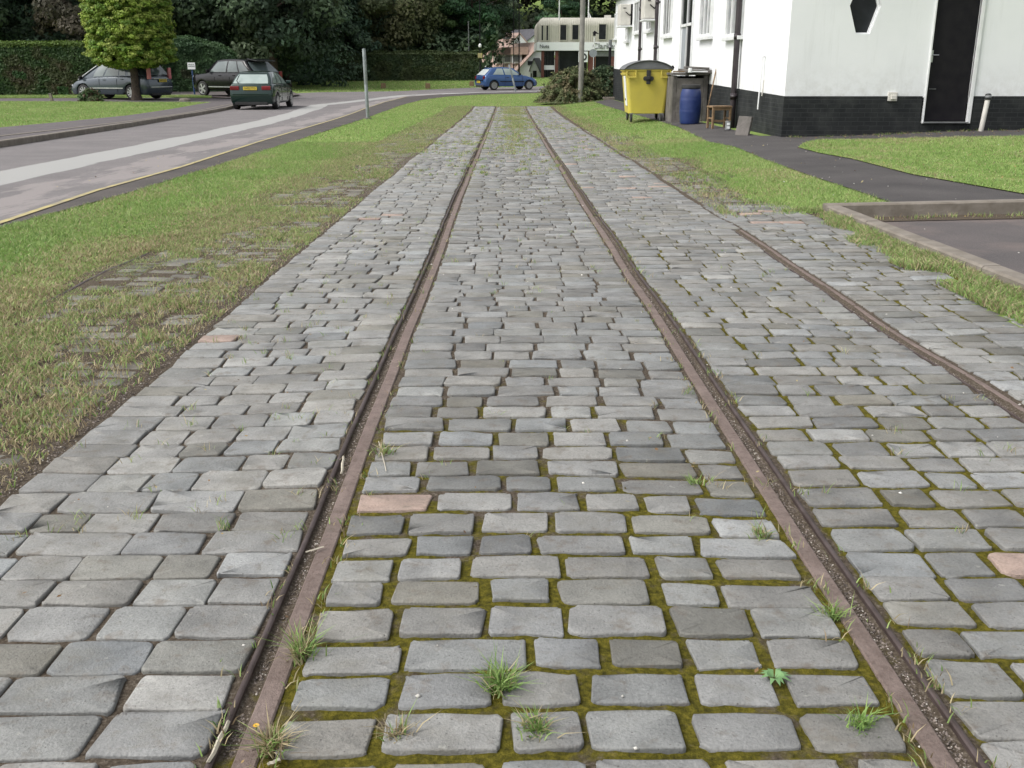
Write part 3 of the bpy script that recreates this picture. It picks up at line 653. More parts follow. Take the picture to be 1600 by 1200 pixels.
x, y = cast(400, 1141); t = empty('dandelion', (x, y, tzf(x, y)+float(und(x, y))), 'tiny orange yellow flower by the left rail near the bottom edge', 'flower'); MB().cyl((0, 0, -.004), (0, .003, .012), .0012, .0012, 6).build('stalk', simple('green_stalk', (.1, .18, .04)), t)
m = MB()
for i in range(12):
    a = i*PI/6; d = Vector((math.cos(a), math.sin(a), .25)); n_ = Vector((-d.y, d.x, 0)); m.add([Vector((0, .003, .011)), Vector((0, .003, .011))+d*.0045+n_*.0013, Vector((0, .003, .011))+d*.006, Vector((0, .003, .011))+d*.0045-n_*.0013], [(0, 1, 2, 3)])
m.build('petals', simple('orange_petals', (.75, .42, .03)), t, fixn=False)
# pebbles
def pebbles(name, X, Y, s, colr, zoff, lab=None):
    n = len(X); oc = np.array([[1, 0, 0], [-1, 0, 0], [0, 1, 0], [0, -1, 0], [0, 0, 1], [0, 0, -1]], float)
    s_ = s*rng.uniform(.4, 1.3, (n, 1, 1))*rng.uniform(.6, 1.2, (n, 6, 1)); a = rng.uniform(0, PI, n); ca, sa = np.cos(a)[:, None], np.sin(a)[:, None]
    O = oc[None]*s_; x_ = O[..., 0]*ca-O[..., 1]*sa; y_ = O[..., 0]*sa+O[..., 1]*ca
    V = np.stack([X[:, None]+x_, Y[:, None]+y_, (tz(X, Y)+und(X, Y)+zoff)[:, None]+O[..., 2]*.7], -1)
    f = np.array([[0, 2, 4], [2, 1, 4], [1, 3, 4], [3, 0, 4], [2, 0, 5], [1, 2, 5], [3, 1, 5], [0, 3, 5]]); b_ = (np.arange(n)*6)[:, None, None]
    c_ = colr(n); V[..., 0] += xoff(V[..., 1]); o = link(name, npmesh(name, V.reshape(-1, 3), [(f[None]+b_).reshape(-1, 3)], np.repeat(c_, 6, 0)), M_peb); return tag(o, lab, kind='stuff')
M_peb = attrmat('pebble_stone', .8)
def pc(n):
    c_ = np.array([.19, .16, .14])*rng.uniform(.35, 1.5, (n, 1)); k = rng.random(n) < .06; c_[k] = np.array([.5, .47, .42]); return c_
Y = 1.2+13*rng.random(15000)**1.6; w_ = rng.integers(0, 3, len(Y)); X = np.choose(w_, [-.465, .757, 1.725])+rng.uniform(-.012, .013, len(Y)); k = (w_ < 2) | (Y < 8.5)
pebbles('gravel', X[k], Y[k], .0032, pc, -.014, 'fine gravel lying in the rail grooves')
Y = 1.2+24*rng.random(9000)**1.4; X = rng.uniform(-1.42, -1.345, len(Y)); pebbles('gravel', X, Y, .004, pc, -.007)
Y = 1.1+12*rng.random(9000)**1.5; X = rng.uniform(-1.33, 2.4, len(Y)); pebbles('gravel', X, Y, .0028, pc, -.013)
def wc(n): return np.array([.62, .6, .55])*rng.uniform(.7, 1.1, (n, 1))
n_ = 170; Y = 1.3+16*rng.random(n_)**1.3; X = rng.uniform(-2.2, 2.6, n_); pebbles('white_chips', X, Y, .006, wc, .001, 'scattered small white stone chips on the cobbles')
n_ = 160; Y = rng.uniform(3.5, 17, n_); X = rng.uniform(2.9, 9, n_); pebbles('white_chips', X, Y, .009, wc, np.where(Y < 8.4, -.05, .02))
# fallen leaves and bits on lawns and paths
def litter(n, x0, x1, y0, y1, zo, sz):
    X = rng.uniform(x0, x1, n); Y = rng.uniform(y0, y1, n); c_ = np.array([[.34, .24, .10], [.22, .13, .06], [.42, .36, .18], [.16, .10, .06]])[rng.integers(0, 4, n)]
    V, fc, cc = leaves(np.stack([X+xoff(Y)*0, Y, tz(X, Y)+zo+.006], -1), np.tile([0, 0, 1.], (n, 1)), sz, c_, .35)
    tag(link('fallen_leaves', npmesh('fallen_leaves', V, fc, cc), M_leaf), 'small brown and straw coloured leaves lying about', kind='stuff')
# ------------------------------------------------------------------ foliage
def leaves(C_, Nn, s, col, jit=.5):
    n = len(C_); nr = Nn+rng.normal(0, jit, (n, 3)); nr /= np.linalg.norm(nr, axis=1, keepdims=True)+1e-9
    t = np.cross(nr, rng.normal(0, 1, (n, 3))); t /= np.linalg.norm(t, axis=1, keepdims=True)+1e-9; b_ = np.cross(nr, t)
    s = np.broadcast_to(s, (n,))[:, None]*rng.uniform(.6, 1.3, (n, 1)); a = s*rng.uniform(.35, .7, (n, 1))
    V = np.stack([C_-t*s, C_+b_*a-t*s*.1, C_+t*s, C_-b_*a+t*s*.1], 1)
    return V.reshape(-1, 3), [(np.arange(n)*4)[:, None]+np.array([0, 1, 2, 3])], np.repeat(col, 4, 0)
litter(260, 2.5, 10, 9, 18, .03, .014); litter(160, -2.3, -1.4, 1.5, 14, .012, .008); litter(170, -5, -2.4, 2.5, 20, .03, .012); litter(240, -1.3, 2.3, 1.3, 12, .016, .006); litter(220, 2.9, 8.5, ky-.35, ky-.05, -.045, .010); litter(120, 4.9, 9, 17.4, 18.1, .012, .016)
def crown(r, zc, rz, K, n, ls, cols, shape='ell', low=.0, flat=.6, clump=.26):
    g = rng; C_ = []; Nn = []; Cc = []
    for _ in range(K):
        if shape == 'ell':
            d = g.normal(0, 1, 3); d /= np.linalg.norm(d); rr = g.uniform(.55, .98)
            c_ = np.array([d[0]*r*rr, d[1]*r*rr, zc+d[2]*rz*rr])
        elif shape == 'col':
            a = g.uniform(0, 2*PI); t = g.uniform(-1, 1); prf = min(1., 1.5*(1-abs(t)**5)**.5+.1)*(1 if t < 0 else 1-.25*t*t)
            rr = r*prf*g.uniform(.72, 1.); c_ = np.array([math.cos(a)*rr, math.sin(a)*rr, zc+t*rz]); d = np.array([math.cos(a), math.sin(a), .2])
        else:
            t = g.uniform(0, 1)**.8; a = g.uniform(0, 2*PI); rr = r*(1-t*.85)*g.uniform(.5, 1.); c_ = np.array([math.cos(a)*rr, math.sin(a)*rr, zc-rz+2*rz*t]); d = np.array([math.cos(a), math.sin(a), -.1])
        cr = clump*r*g.uniform(.6, 1.3); m_ = n//K
        u = g.normal(0, 1, (m_, 3)); u /= np.linalg.norm(u, axis=1, keepdims=True); q = g.uniform(.3, 1, (m_, 1))**.5
        off = u*q*cr; off[:, 2] *= flat
        C_.append(c_+off); Nn.append(u*.7+d*.5+np.array([0, 0, .5])); bc = cols[g.integers(len(cols))]
        tip = np.clip(.85+.3*u[:, 2:3]*0+g.normal(0, .18, (m_, 1)), .4, 1.5)
        Cc.append(np.array(bc)*g.uniform(.75, 1.25)*tip)
    return leaves(np.concatenate(C_), np.concatenate(Nn), ls, np.concatenate(Cc), .45)
def limbs(h, r, spread, n=6, z0=.35):
    m = MB(); p = [Vector((0, 0, -.25)), Vector((random.uniform(-.1, .1), random.uniform(-.1, .1), h*.4)), Vector((random.uniform(-.2, .2), random.uniform(-.2, .2), h*.85))]
    m.cyl(p[0], Vector((0, 0, .15)), r*1.5, r*1.05, 10); m.cyl((0, 0, .15), p[1], r*1.05, r*.75, 10); m.cyl(p[1], p[2], r*.75, r*.2, 8)
    for i in range(n):
        z = h*(z0+(.8-z0)*i/n); a = random.uniform(0, 2*PI); b_ = Vector((0, 0, z)); e = b_+Vector((math.cos(a)*spread*.6, math.sin(a)*spread*.6, spread*.25)); e2 = e+Vector((math.cos(a+.4)*spread*.35, math.sin(a+.4)*spread*.35, spread*.12))
        m.cyl(b_, e, r*.32, r*.18, 6); m.cyl(e, e2, r*.18, r*.06, 5)
    return m
PROTO = {}
def tree(kind, name, x, y, label, h=10., group=None, rot=None, sc=1., sink=0.):
    t = empty(name, (x, y, tzf(x, y)+sink), label, 'tree', group, rot if rot is not None else random.uniform(0, 6)); t.scale = (sc, sc, sc)
    if kind not in PROTO:
        k = KINDS[kind]; V, fc, cc = crown(*k[0]); cm = npmesh('crown', V, fc, cc); cm.materials.append(M_leaf)
        tr = limbs(*k[1]).build('trunk', M_bark); PROTO[kind] = (cm, tr.data); bpy.data.objects.remove(tr)
    for nm, me in (('crown', PROTO[kind][0]), ('trunk', PROTO[kind][1])):
        o = bpy.data.objects.new(nm, me); COL.objects.link(o); o.parent = t
    return t
dg = [(.078, .12, .07), (.10, .15, .08), (.06, .10, .06), (.12, .165, .088)]
og = [(.14, .165, .08), (.165, .19, .09), (.11, .135, .07), (.19, .195, .10)]
bg = [(.06, .135, .062), (.08, .16, .065), (.042, .10, .048), (.105, .17, .06)]
rb = [(.13, .12, .085), (.10, .11, .075), (.15, .13, .095)]
KINDS = {
 'dark': ((4.6, 6.4, 6.3, 130, 30000, .17, dg), (11, .28, 3.6)),
 'dark2': ((4.2, 6.0, 5.9, 120, 26000, .15, [(.08, .14, .09), (.105, .165, .10), (.065, .11, .07)], 'con'), (11, .25, 3.)),
 'olive': ((5.2, 7.2, 5.6, 140, 34000, .15, og, 'ell', 0, .7, .22), (10, .3, 4.2)),
 'bright': ((4.0, 6.6, 5.0, 90, 26000, .15, bg, 'ell', 0, .45, .27), (10, .22, 3.2)),
 'russet': ((3.4, 6.2, 6.0, 90, 22000, .14, rb), (11, .22, 2.6)),
}
# bright clipped conifer in front of the people carrier
bx, by = cast(214, 156.6, .1)
t = empty('conifer_tree', (bx, by, tzf(bx, by)+.1), 'bright yellow green clipped conifer with a bare trunk on the far lawn', 'tree')
V, fc, cc = crown(1.88, 5.2, 3.75, 2600, 190000, .058, [(.23, .34, .05), (.30, .40, .07), (.16, .27, .045), (.36, .43, .10)], 'col', 0, .45, .12)
# sprays on an inner shell so it stays dense
link('crown', npmesh('crown', V, fc, cc), M_leaf, t)
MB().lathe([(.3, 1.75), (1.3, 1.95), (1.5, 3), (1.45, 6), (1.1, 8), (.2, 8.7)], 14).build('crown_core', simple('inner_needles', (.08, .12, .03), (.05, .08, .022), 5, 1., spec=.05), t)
m = MB(); m.lathe([(.34, -.2), (.27, .05), (.20, .25), (.175, .7), (.165, 1.9), (.12, 4)], 12)
m.build('trunk', M_bark, t, True)
TR = 'dark trees behind the hedges'
spec = [('dark', -33, 64, 'dark green evergreen at the far left edge behind the trimmed hedge'), ('dark2', -28.5, 67, 'dark conifer second from the left edge behind the trimmed hedge'),
 ('russet', -24.6, 63.5, 'dull russet brown tree behind the hedge just left of the bright conifer'), ('dark', -19.6, 69, 'tall dark tree directly behind the bright clipped conifer'),
 ('dark2', -14.9, 72, 'dark conifer behind the rounded hedge and the black car'), ('dark', -14.6, 66.5, 'dark spreading tree right of the rounded hedge'),
 ('olive', -17.5, 78, 'olive tree showing high above the rounded hedge'), ('dark', -22, 82, 'deep green tree far behind the rounded hedge'),
 ('olive', -10.2, 88.5, 'big olive green tree overhanging the long low hedge'), ('dark2', -13.8, 84, 'dark conifer left of the olive tree'),
 ('dark', -5.6, 97, 'dark tree filling the gap between the olive and the bright green tree'), ('bright', -2.7, 90.5, 'bright green layered tree above the right end of the long hedge'),
 ('dark', -30, 76, 'dark tree in the second row at the far left'), ('dark2', -24, 78, 'dark conifer in the second row left of the bright conifer'),
 ('dark', -14.5, 94, 'shadowy tree in the deepest row behind the low hedge'), ('dark2', -20, 88, 'dark conifer in the deepest row behind the black car')]
for k, x, y, lab in spec: tree(k, 'tree', x, y, lab, group=TR, sc=.84 if k == 'bright' else 1, sink=.7 if k == 'bright' else 0)
tree('dark', 'tree', -1.2, 107, 'dark tree hanging over the lowest pink roof behind the bright green tree', sc=.62, sink=2.2)
tree('bright', 'tree', 6.2, 116, 'small light green tree rising behind the flat roofed building', sc=.72)
# woodland mass on the slope behind
C_ = []; Nn = []; Cc = []
pal = [(v_[0]*.6, v_[1]*.6, v_[2]*.68) for v_ in dg]+[(.045, .06, .03), (.04, .055, .03), (.03, .05, .026), (.055, .05, .035)]
for _ in range(900):
    x = rng.uniform(-75, 75); y = rng.uniform(112 if not -6 < x < 22 else 133, 156); z = tzf(x, y)+rng.uniform(.5, 15); r_ = rng.uniform(1.2, 2.6); m_ = 120
    u = rng.normal(0, 1, (m_, 3)); u /= np.linalg.norm(u, axis=1, keepdims=True); off = u*r_; off[:, 2] *= .7
    C_.append(np.array([x, y, z])+off); Nn.append(u+np.array([0, -.2, .4])); Cc.append(np.array(pal[rng.integers(len(pal))])*rng.uniform(.8, 1.3, (m_, 1)))
V, fc, cc = leaves(np.concatenate(C_), np.concatenate(Nn), .42, np.concatenate(Cc)); tag(link('woodland', npmesh('woodland', V, fc, cc), M_leaf), 'dense dark woodland rising on the slope behind the buildings', kind='stuff')
C_ = []; Nn = []; Cc = []
for _ in range(420):   # understorey between the near trees
    x = rng.uniform(-48, -1); y = rng.uniform(86, 98) if x > -15 else rng.uniform(68, 88); z = tzf(x, y)+rng.uniform(.2, 8); r_ = rng.uniform(.8, 1.7); m_ = 110
    if x > -6 and z > 4: continue
    u = rng.normal(0, 1, (m_, 3)); u /= np.linalg.norm(u, axis=1, keepdims=True)
    C_.append(np.array([x, y, z])+u*r_); Nn.append(u+np.array([0, -.2, .4])); Cc.append(np.array(dg[rng.integers(4)])*rng.uniform(.6, 1.2, (m_, 1)))
V, fc, cc = leaves(np.concatenate(C_), np.concatenate(Nn), .22, np.concatenate(Cc)); tag(link('undergrowth', npmesh('undergrowth', V, fc, cc), M_leaf), 'dark undergrowth filling the space between the tree trunks', kind='stuff')
def hedge(name, line, w, h, cols, label, n, ls, rnd=.12, lit_topc=None, rough=.1, cat='hedge', bulge=None):
    L = [Vector(p) for p in line]; tot = sum((b_-a).length for a, b_ in zip(L, L[1:])); C_ = []; Nn = []; Cc = []
    ctr = (L[0]+L[-1])/2; z0 = tzf(ctr.x, ctr.y); t = empty(name, (ctr.x, ctr.y, z0), label, cat); core = MB(); sacc = 0
    for a, b_ in zip(L, L[1:]):
        ln = (b_-a).length; d = (b_-a)/ln; nv = Vector((-d.y, d.x)); k = int(n*ln/tot); S_ = rng.uniform(0, ln, k); per = rng.uniform(-h, w+h, k)
        hh_ = h*(1 if bulge is None else 1)
        s01 = (sacc+S_)/tot; hs = h*(bulge(s01) if bulge else np.ones(k)); noi = (fbm(S_*1.1+a.x, per*1.1, 71, 3)-.5)*2*rough
        side = np.where(per < 0, -w/2-noi, np.where(per > w, w/2+noi, np.clip(per-w/2, -w/2, w/2))); z = np.where(per < 0, hs*(1+per/h), np.where(per > w, hs*(1-(per-w)/h), hs+noi))
        e = np.abs(side)/(w/2); cut = rnd*h*np.clip(e, 0, 1)**3; z = np.where((per >= 0) & (per <= w), z-cut, np.minimum(z, hs-rnd*h*.8))
        side += rng.normal(0, .03, k); z += rng.normal(0, .03, k); ex = rng.normal(0, .05, k)
        X = a.x+d.x*(S_+ex)+nv.x*side-ctr.x; Y = a.y+d.y*(S_+ex)+nv.y*side-ctr.y; Z = z+tz(X+ctr.x, Y+ctr.y)-z0
        C_.append(np.stack([X, Y, Z], -1)); top = (per >= -.08*h) & (per <= w+.08*h); sg = np.where(per < 0, -1., np.where(per > w, 1., 0.))
        Nn.append(np.stack([nv.x*sg, nv.y*sg, np.where(top, 1., .35)], -1))
        ci = (fbm(X*.9, Z*1.3+Y, 81, 3)*len(cols)*1.3-.2*len(cols)).astype(int).clip(0, len(cols)-1); c_ = np.array(cols)[ci]*rng.uniform(.7, 1.3, (k, 1))
        if lit_topc is not None: c_[top] = np.array(lit_topc)*rng.uniform(.7, 1.2, (top.sum(), 1))  # light on the hedge top painted into its leaf colour
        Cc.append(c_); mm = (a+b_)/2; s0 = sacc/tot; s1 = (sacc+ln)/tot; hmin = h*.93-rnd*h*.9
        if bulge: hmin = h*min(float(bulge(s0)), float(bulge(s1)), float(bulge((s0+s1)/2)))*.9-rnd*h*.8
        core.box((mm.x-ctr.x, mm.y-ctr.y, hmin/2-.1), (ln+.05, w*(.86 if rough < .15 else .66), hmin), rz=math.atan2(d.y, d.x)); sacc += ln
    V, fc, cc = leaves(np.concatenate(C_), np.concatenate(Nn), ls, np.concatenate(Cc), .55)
    link('foliage', npmesh('foliage', V, fc, cc), M_leaf, t); core.build('dark_core', M_core, t); return t  # solid core boxes fill the hedge, inner shade put into their colour
hg = [(.05, .095, .036), (.066, .112, .042), (.085, .102, .046), (.092, .086, .048), (.06, .122, .044)]
hl = C((-160, 150), (0, 150.2), (130, 149.5), (255, 148.5))
hedge('hedge', hl, 1.3, 2.72, hg, 'long trimmed dark hedge with its lit top painted light green at the far left', 60000, .075, .03, (.10, .16, .03), .06)
h2 = [cast(258, 146.5), cast(300, 146.5), cast(372, 145)]
h2 = [(-20.2, 60.1), (-17.7, 60.8), (-15.7, 61.4)]
hedge('hedge', dens(h2, .8), 2.2, 3.0, [(.045, .09, .04), (.058, .11, .045), (.078, .14, .06), (.07, .085, .045)], 'tall rounded bushy hedge behind the black car', 36000, .085, .14, None, .25, bulge=lambda s: 1.0-.30*np.clip((np.asarray(s)-.55)/.45, 0, 1)**2-.12*np.clip((.3-np.asarray(s))/.3, 0, 1))
ph = lambda x, y, Y: tuple(onY(x, y, Y)[:2])
h3 = [ph(440, 124, 83), ph(560, 124, 83), ph(660, 124, 83.5), ph(752, 124, 84)]
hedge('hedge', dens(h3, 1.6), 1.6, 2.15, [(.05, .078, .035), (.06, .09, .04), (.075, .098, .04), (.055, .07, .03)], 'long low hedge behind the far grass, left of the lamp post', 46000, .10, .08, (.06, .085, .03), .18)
def shrub(x, y, r, h, cols, label, n, ry=None, sc=.10):
    t = empty('shrub', (x, y, tzf(x, y)), label, 'shrub'); V = []; ry = ry or r
    # arching sprays
    C_ = []; Nn = []; Cc = []; K = n//60
    for _ in range(K):
        a = rng.uniform(0, 2*PI); el = rng.uniform(.0, 1.) ; L = rng.uniform(.75, 1.08); d = np.array([math.cos(a)*math.cos(el*1.5), math.sin(a)*math.cos(el*1.5), math.sin(el*1.5)])
        tt = rng.uniform(.35, 1, 60)[:, None]; p = d*tt*L*np.array([r, ry, h]); p[:, 2] += .12*h*np.sin(tt[:, 0]*PI)-.22*h*tt[:, 0]**3; p += rng.normal(0, .045, p.shape)
        p[:, 2] = np.maximum(p[:, 2], .03); C_.append(p); Nn.append(np.tile(d+np.array([0, 0, .6]), (60, 1))); Cc.append(np.array(cols[rng.integers(len(cols))])*rng.uniform(.7, 1.3, (60, 1)))
    V, fc, cc = leaves(np.concatenate(C_), np.concatenate(Nn), sc*.55, np.concatenate(Cc), .6)
    link('foliage', npmesh('foliage', V, fc, cc), M_leaf, t); m = MB()
    for i in range(12):
        a = i*2.39; m.cyl((0, 0, -.1), (math.cos(a)*r*.6, math.sin(a)*ry*.6, h*.6), .03, .01, 5)
    m.build('stems', M_bark, t); return t
shrub(2.95, 45.2, 1.65, 1.72, [(.12, .14, .06), (.15, .165, .075), (.09, .12, .05), (.16, .14, .075)], 'brownish green bushy shrub in front of the timber pole', 46000, 1.4)
shrub(4.55, 46.6, 1.5, 1.62, [(.06, .10, .05), (.08, .12, .055), (.105, .11, .055), (.05, .08, .038)], 'greener shrub between the timber pole and the white building', 40000, 1.3)
x, y = cast(147, 157.8, .1); s_ = shrub(x, y-.3, .62, .62, [(.05, .11, .05), (.07, .13, .05), (.10, .13, .06), (.11, .08, .05)], 'low leafy garden plant in front of the slate people carrier', 5000, .5); s_.location.z += .1
# ------------------------------------------------------------------ posts and poles
def post(name, base, top, r, mat, label, cat, group=None, cap=True, dz=0, Y=None, z=None):
    b_ = cast(*base) if Y is None else tuple(onY(base[0], base[1], Y)[:2]); zb = tzf(*b_)+dz
    tp = onY(top[0], top[1], b_[1]); t = empty(name, (b_[0], b_[1], zb), label, cat, group); v = tp-Vector((b_[0], b_[1], zb))
    m = MB(); m.cyl((0, 0, -.1), v*.5, r, r*.97, 14); m.cyl(v*.5, v, r*.97, r*.95, 14); m.build('shaft', mat, t, True)
    if cap: MB().lathe([(r*.97, 0), (r*.9, .012), (r*.4, .02)], 14, tuple(v)).build('cap', mat, t, True)
    return t, v
PG = 'leaning grey posts beside the road'
t, v = post('post', (575, 186), (568.5, 77), .055, M_galv, 'tall grey metal post leaning left on the near verge', 'post', PG)
MB().lathe([(.13, -.02), (.12, .02), (.06, .05)], 12).build('footing', M_conc, t)
t, v = post('post', (806.5, 143.3), (795.5, 101), .055, M_galv, 'short grey post leaning left in front of the blue hatchback', 'post', PG)
t, v = post('telegraph_pole', (907, 150), (914, -120), .11, M_pole, 'thick grey timber pole standing among the shrubs', 'pole', Y=44.2)
# lamp columns far off
def farpole(px, y0, ytop, Y, r, mat, label, nm='lamp_column', cat='lamp post', grp='thin dark columns by the far houses', ext=None):
    b_ = onY(px, y0, Y); zb = tzf(b_.x, Y); ztop = onY(px, ytop, Y).z; t = empty(nm, (b_.x, Y, zb), label, cat, grp)
    m = MB(); m.cyl((0, 0, -.2), (0, 0, 1.2), r*1.5, r*1.5, 10); m.cyl((0, 0, 1.2), (0, 0, ztop-zb), r, r*.7, 8); m.build('shaft', mat, t, True)
    return t, ztop-zb
t, H_ = farpole(750.5, 124, -60, 80, .045, M_black, 'black lamp column with a small yellow box, right end of the long hedge')
MB().box((0, -.1, 1.95), (.34, .12, .34)).build('yellow_box', M_yellow, t, bev=.02); MB().lathe([(.10, 2.55), (.12, 2.7), (.05, 2.82)], 10).build('white_cap', M_white, t)
MB().box((0.25, 0, H_), (.7, .2, .12)).build('lamp_head', M_grey, t, bev=.03)
for px, Y, yt, r, mt, lab in ((787, 96, 60, .035, M_pole, 'slim brown column left of the pair in front of the pink roofs'), (802.5, 94, -60, .04, M_black, 'slim black column in the middle in front of the pink roofs'), (811, 90, -60, .05, M_black, 'thick black column rising right of the blue hatchback roof')):
    t, H_ = farpole(px, 120, yt, Y, r, mt, lab); MB().box((.25, 0, H_), (.6, .16, .1)).build('lamp_head', M_grey, t, bev=.03)
t, H_ = farpole(732.5, 90, 35, 86, .05, M_grey, 'pale grey column half hidden in the bright green tree', nm='pole', cat='pole'); MB().lathe([(.06, H_), (.05, H_+.05), (.01, H_+.08)], 8).build('finial', M_grey, t)
# low stumps on the far grass
for px, lab in ((599, 'left'), (668.5, 'middle'), (737, 'right')):
    x, y = onY(px, 135 if px < 700 else 132, 68.5 if px < 700 else 74)[:2]; m = MB(); m.box((0, 0, .14), (.34, .26, .42), top=.86)
    o = m.build('wooden_stump', M_wood, bev=.03); o.location = (x, y, tzf(x, y)); tag(o, lab+'most of the three low brown stumps on the far grass' if lab != 'middle' else 'middle one of the three low brown stumps on the far grass', 'stump', 'low stumps on the far grass')
x, y = cast(81.5, 158.3, .1); t = empty('marker_stone', (x, y, tzf(x, y)+.1), 'small pale marker post on the edge of the far lawn', 'marker'); Mx = Matrix.Rotation(R(-9), 3, 'Y')
MB().box((-.02, 0, .14), (.13, .1, .34), M=Mx).build('stone', M_kerb, t, bev=.02); MB().box((-.05, 0, .32), (.14, .11, .06), M=Mx).build('top', M_conc, t, bev=.02)
x, y = cast(289, 158.2, .1); m = MB(); m.lathe([(.26, -.03), (.27, .05), (.2, .12), (.08, .15)], 9); o = m.build('rock', M_kerb, bev=.02); o.location = (x, y, tzf(x, y)+.1); o.scale = (1, .7, 1); tag(o, 'flat pale rock at the pointed end of the far lawn', 'rock')
# parking sign
t, v = post('parking_sign', (304.5, 150.5), (299.5, 103), .04, M_blue, 'small white notice on a leaning blue post between two parked cars', 'sign', dz=.1)
MB().box(tuple(v+Vector((0, -.06, .0))), (.40, .02, .34)).build('sign_board', M_sign, t)
text('lettering', 'PRIVATE\nPARKING', .085, M_text, t, Matrix.Translation(v+Vector((0, -.072, .02))) @ Matrix.Rotation(PI/2, 4, 'X'))
# ------------------------------------------------------------------ wheelie bin
bx_, by_ = cast(1010, 191.5); bz_ = tzf(bx_, by_)+.01
t = empty('wheeled_bin', (bx_, by_-.05, bz_), 'large yellow wheeled waste bin with a domed grey lid', 'bin', rz=R(-1.5))
def tub(m, z0, z1, w0, w1, l0, l1, y0=0., rad=.08, n=5):
    rings = []
    for z, w, l in ((z0, w0, l0), (z1, w1, l1)):
        r_ = []
        for cx, cy, a0 in ((1, -1, -90), (1, 1, 0), (-1, 1, 90), (-1, -1, 180)):
            for k in range(n):
                a = R(a0+90*k/(n-1)); r_.append((cx*(w/2-rad)+rad*math.cos(a), y0+cy*(l/2-rad)+rad*math.sin(a)+l1/2, z))
        rings.append(r_)
    K = 4*n; m.add(rings[0]+rings[1], [(i, (i+1) % K, K+(i+1) % K, K+i) for i in range(K)]+[tuple(range(K))[::-1], tuple(range(K, 2*K))]); return m
m = MB(); tub(m, .20, 1.20, .90, 1.10, 1.12, 1.30, 0, .09); m.build('body', M_binyel, t, True, .015)
m = MB(); tub(m, 1.10, 1.16, 1.12, 1.16, 1.30, 1.34, 0, .07); tub(m, 1.20, 1.26, 1.16, 1.20, 1.36, 1.38, -.02, .07); m.build('rim', M_binyel, t, bev=.012)
for sx in (-.42, .42):
    m = MB(); x = sx
    m.box((x-.11, -.045, 1.14), (.025, .06, .15)); m.box((x+.11, -.045, 1.14), (.025, .06, .15)); m.box((x, -.045, 1.065), (.245, .06, .03)); m.build('lifting_pocket', M_binyel, t, bev=.006)
m = MB(); m.box((.0, -.035, 1.10), (.10, .05, .26)); m.cyl((-.075, -.06, 1.035), (-.075, -.01, 1.035), .055, n=14); m.cyl((.075, -.06, 1.035), (.075, -.01, 1.035), .055, n=14); m.box((0, -.035, .99), (.10, .05, .17)); m.box((0, -.045, 1.035), (.14, .04, .10)); m.cyl((0, -.10, 1.05), (0, -.02, 1.05), .042, .048, 14)
m.build('trunnion', M_rubber, t, bev=.01)
# domed lid: arc across the width
m = MB(); n = 18; y0, y1 = -.07, 1.36; arc = [(-.60+1.20*i/n, 1.262+.205*max(0, math.sin(PI*(i/n)))**.62) for i in range(n+1)]
vs = [(x, y, z if e == 0 else z-.0) for e, y in ((0, y0), (0, y1)) for x, z in arc]+[(x, y, z-.025) for y in (y0, y1) for x, z in arc]
N1 = n+1; fs = [(i, i+1, N1+i+1, N1+i) for i in range(n)]+[(2*N1+i, 3*N1+i, 3*N1+i+1, 2*N1+i+1) for i in range(n)]+[(i, 2*N1+i, 2*N1+i+1, i+1) for i in range(n)]+[(N1+i, N1+i+1, 3*N1+i+1, 3*N1+i) for i in range(n)]
m.add(vs, fs+[(0, N1, 3*N1, 2*N1), (n, 2*N1+n, 3*N1+n, N1+n)])
m.prism([(x, y0+.03, z-.01) for x, z in arc], (0, .02, 0))
m.build('lid', M_binlid, t, True)
m = MB(); 
for x in (.5, .59): m.cyl((x, .02, 1.29), (x, .10, 1.31), .035, n=10)
m.build('lid_hinge', M_black, t, True)
MB().box((-.517, .38, .74), (.016, .42, .70), M=Matrix.Rotation(R(-5.7), 3, 'Y')).build('label_panel', M_sign, t)
Mt = Matrix.Translation((-.529, .38, .74)) @ Matrix.Rotation(R(-5.7), 4, 'Y') @ Matrix.Rotation(-PI/2, 4, 'Z') @ Matrix.Rotation(PI/2, 4, 'X')
text('lettering', 'ver', .17, M_text, t, Matrix.Translation((0, 0, .1)) @ Mt @ Matrix.Rotation(PI/2, 4, 'Z')); text('small_lettering', 'waste', .09, M_text, t, Matrix.Translation((0.018, 0, -.2)) @ Mt)
for x, y, a in ((-.38, .12, .5), (.36, .12, -.2), (-.38, 1.1, .2), (.36, 1.1, .1)):
    c_ = MB(); c_.box((x, y, .20), (.10, .10, .03)); c_.box((x-.03, y, .13), (.012, .07, .15)); c_.box((x+.03, y, .13), (.012, .07, .15)); w = c_.build('castor', M_grey, t)
    MB().cyl((x-.022, y-.02, .098), (x+.022, y-.02, .098), .098, n=18).build('tyre', M_rubber, w, bev=.01)
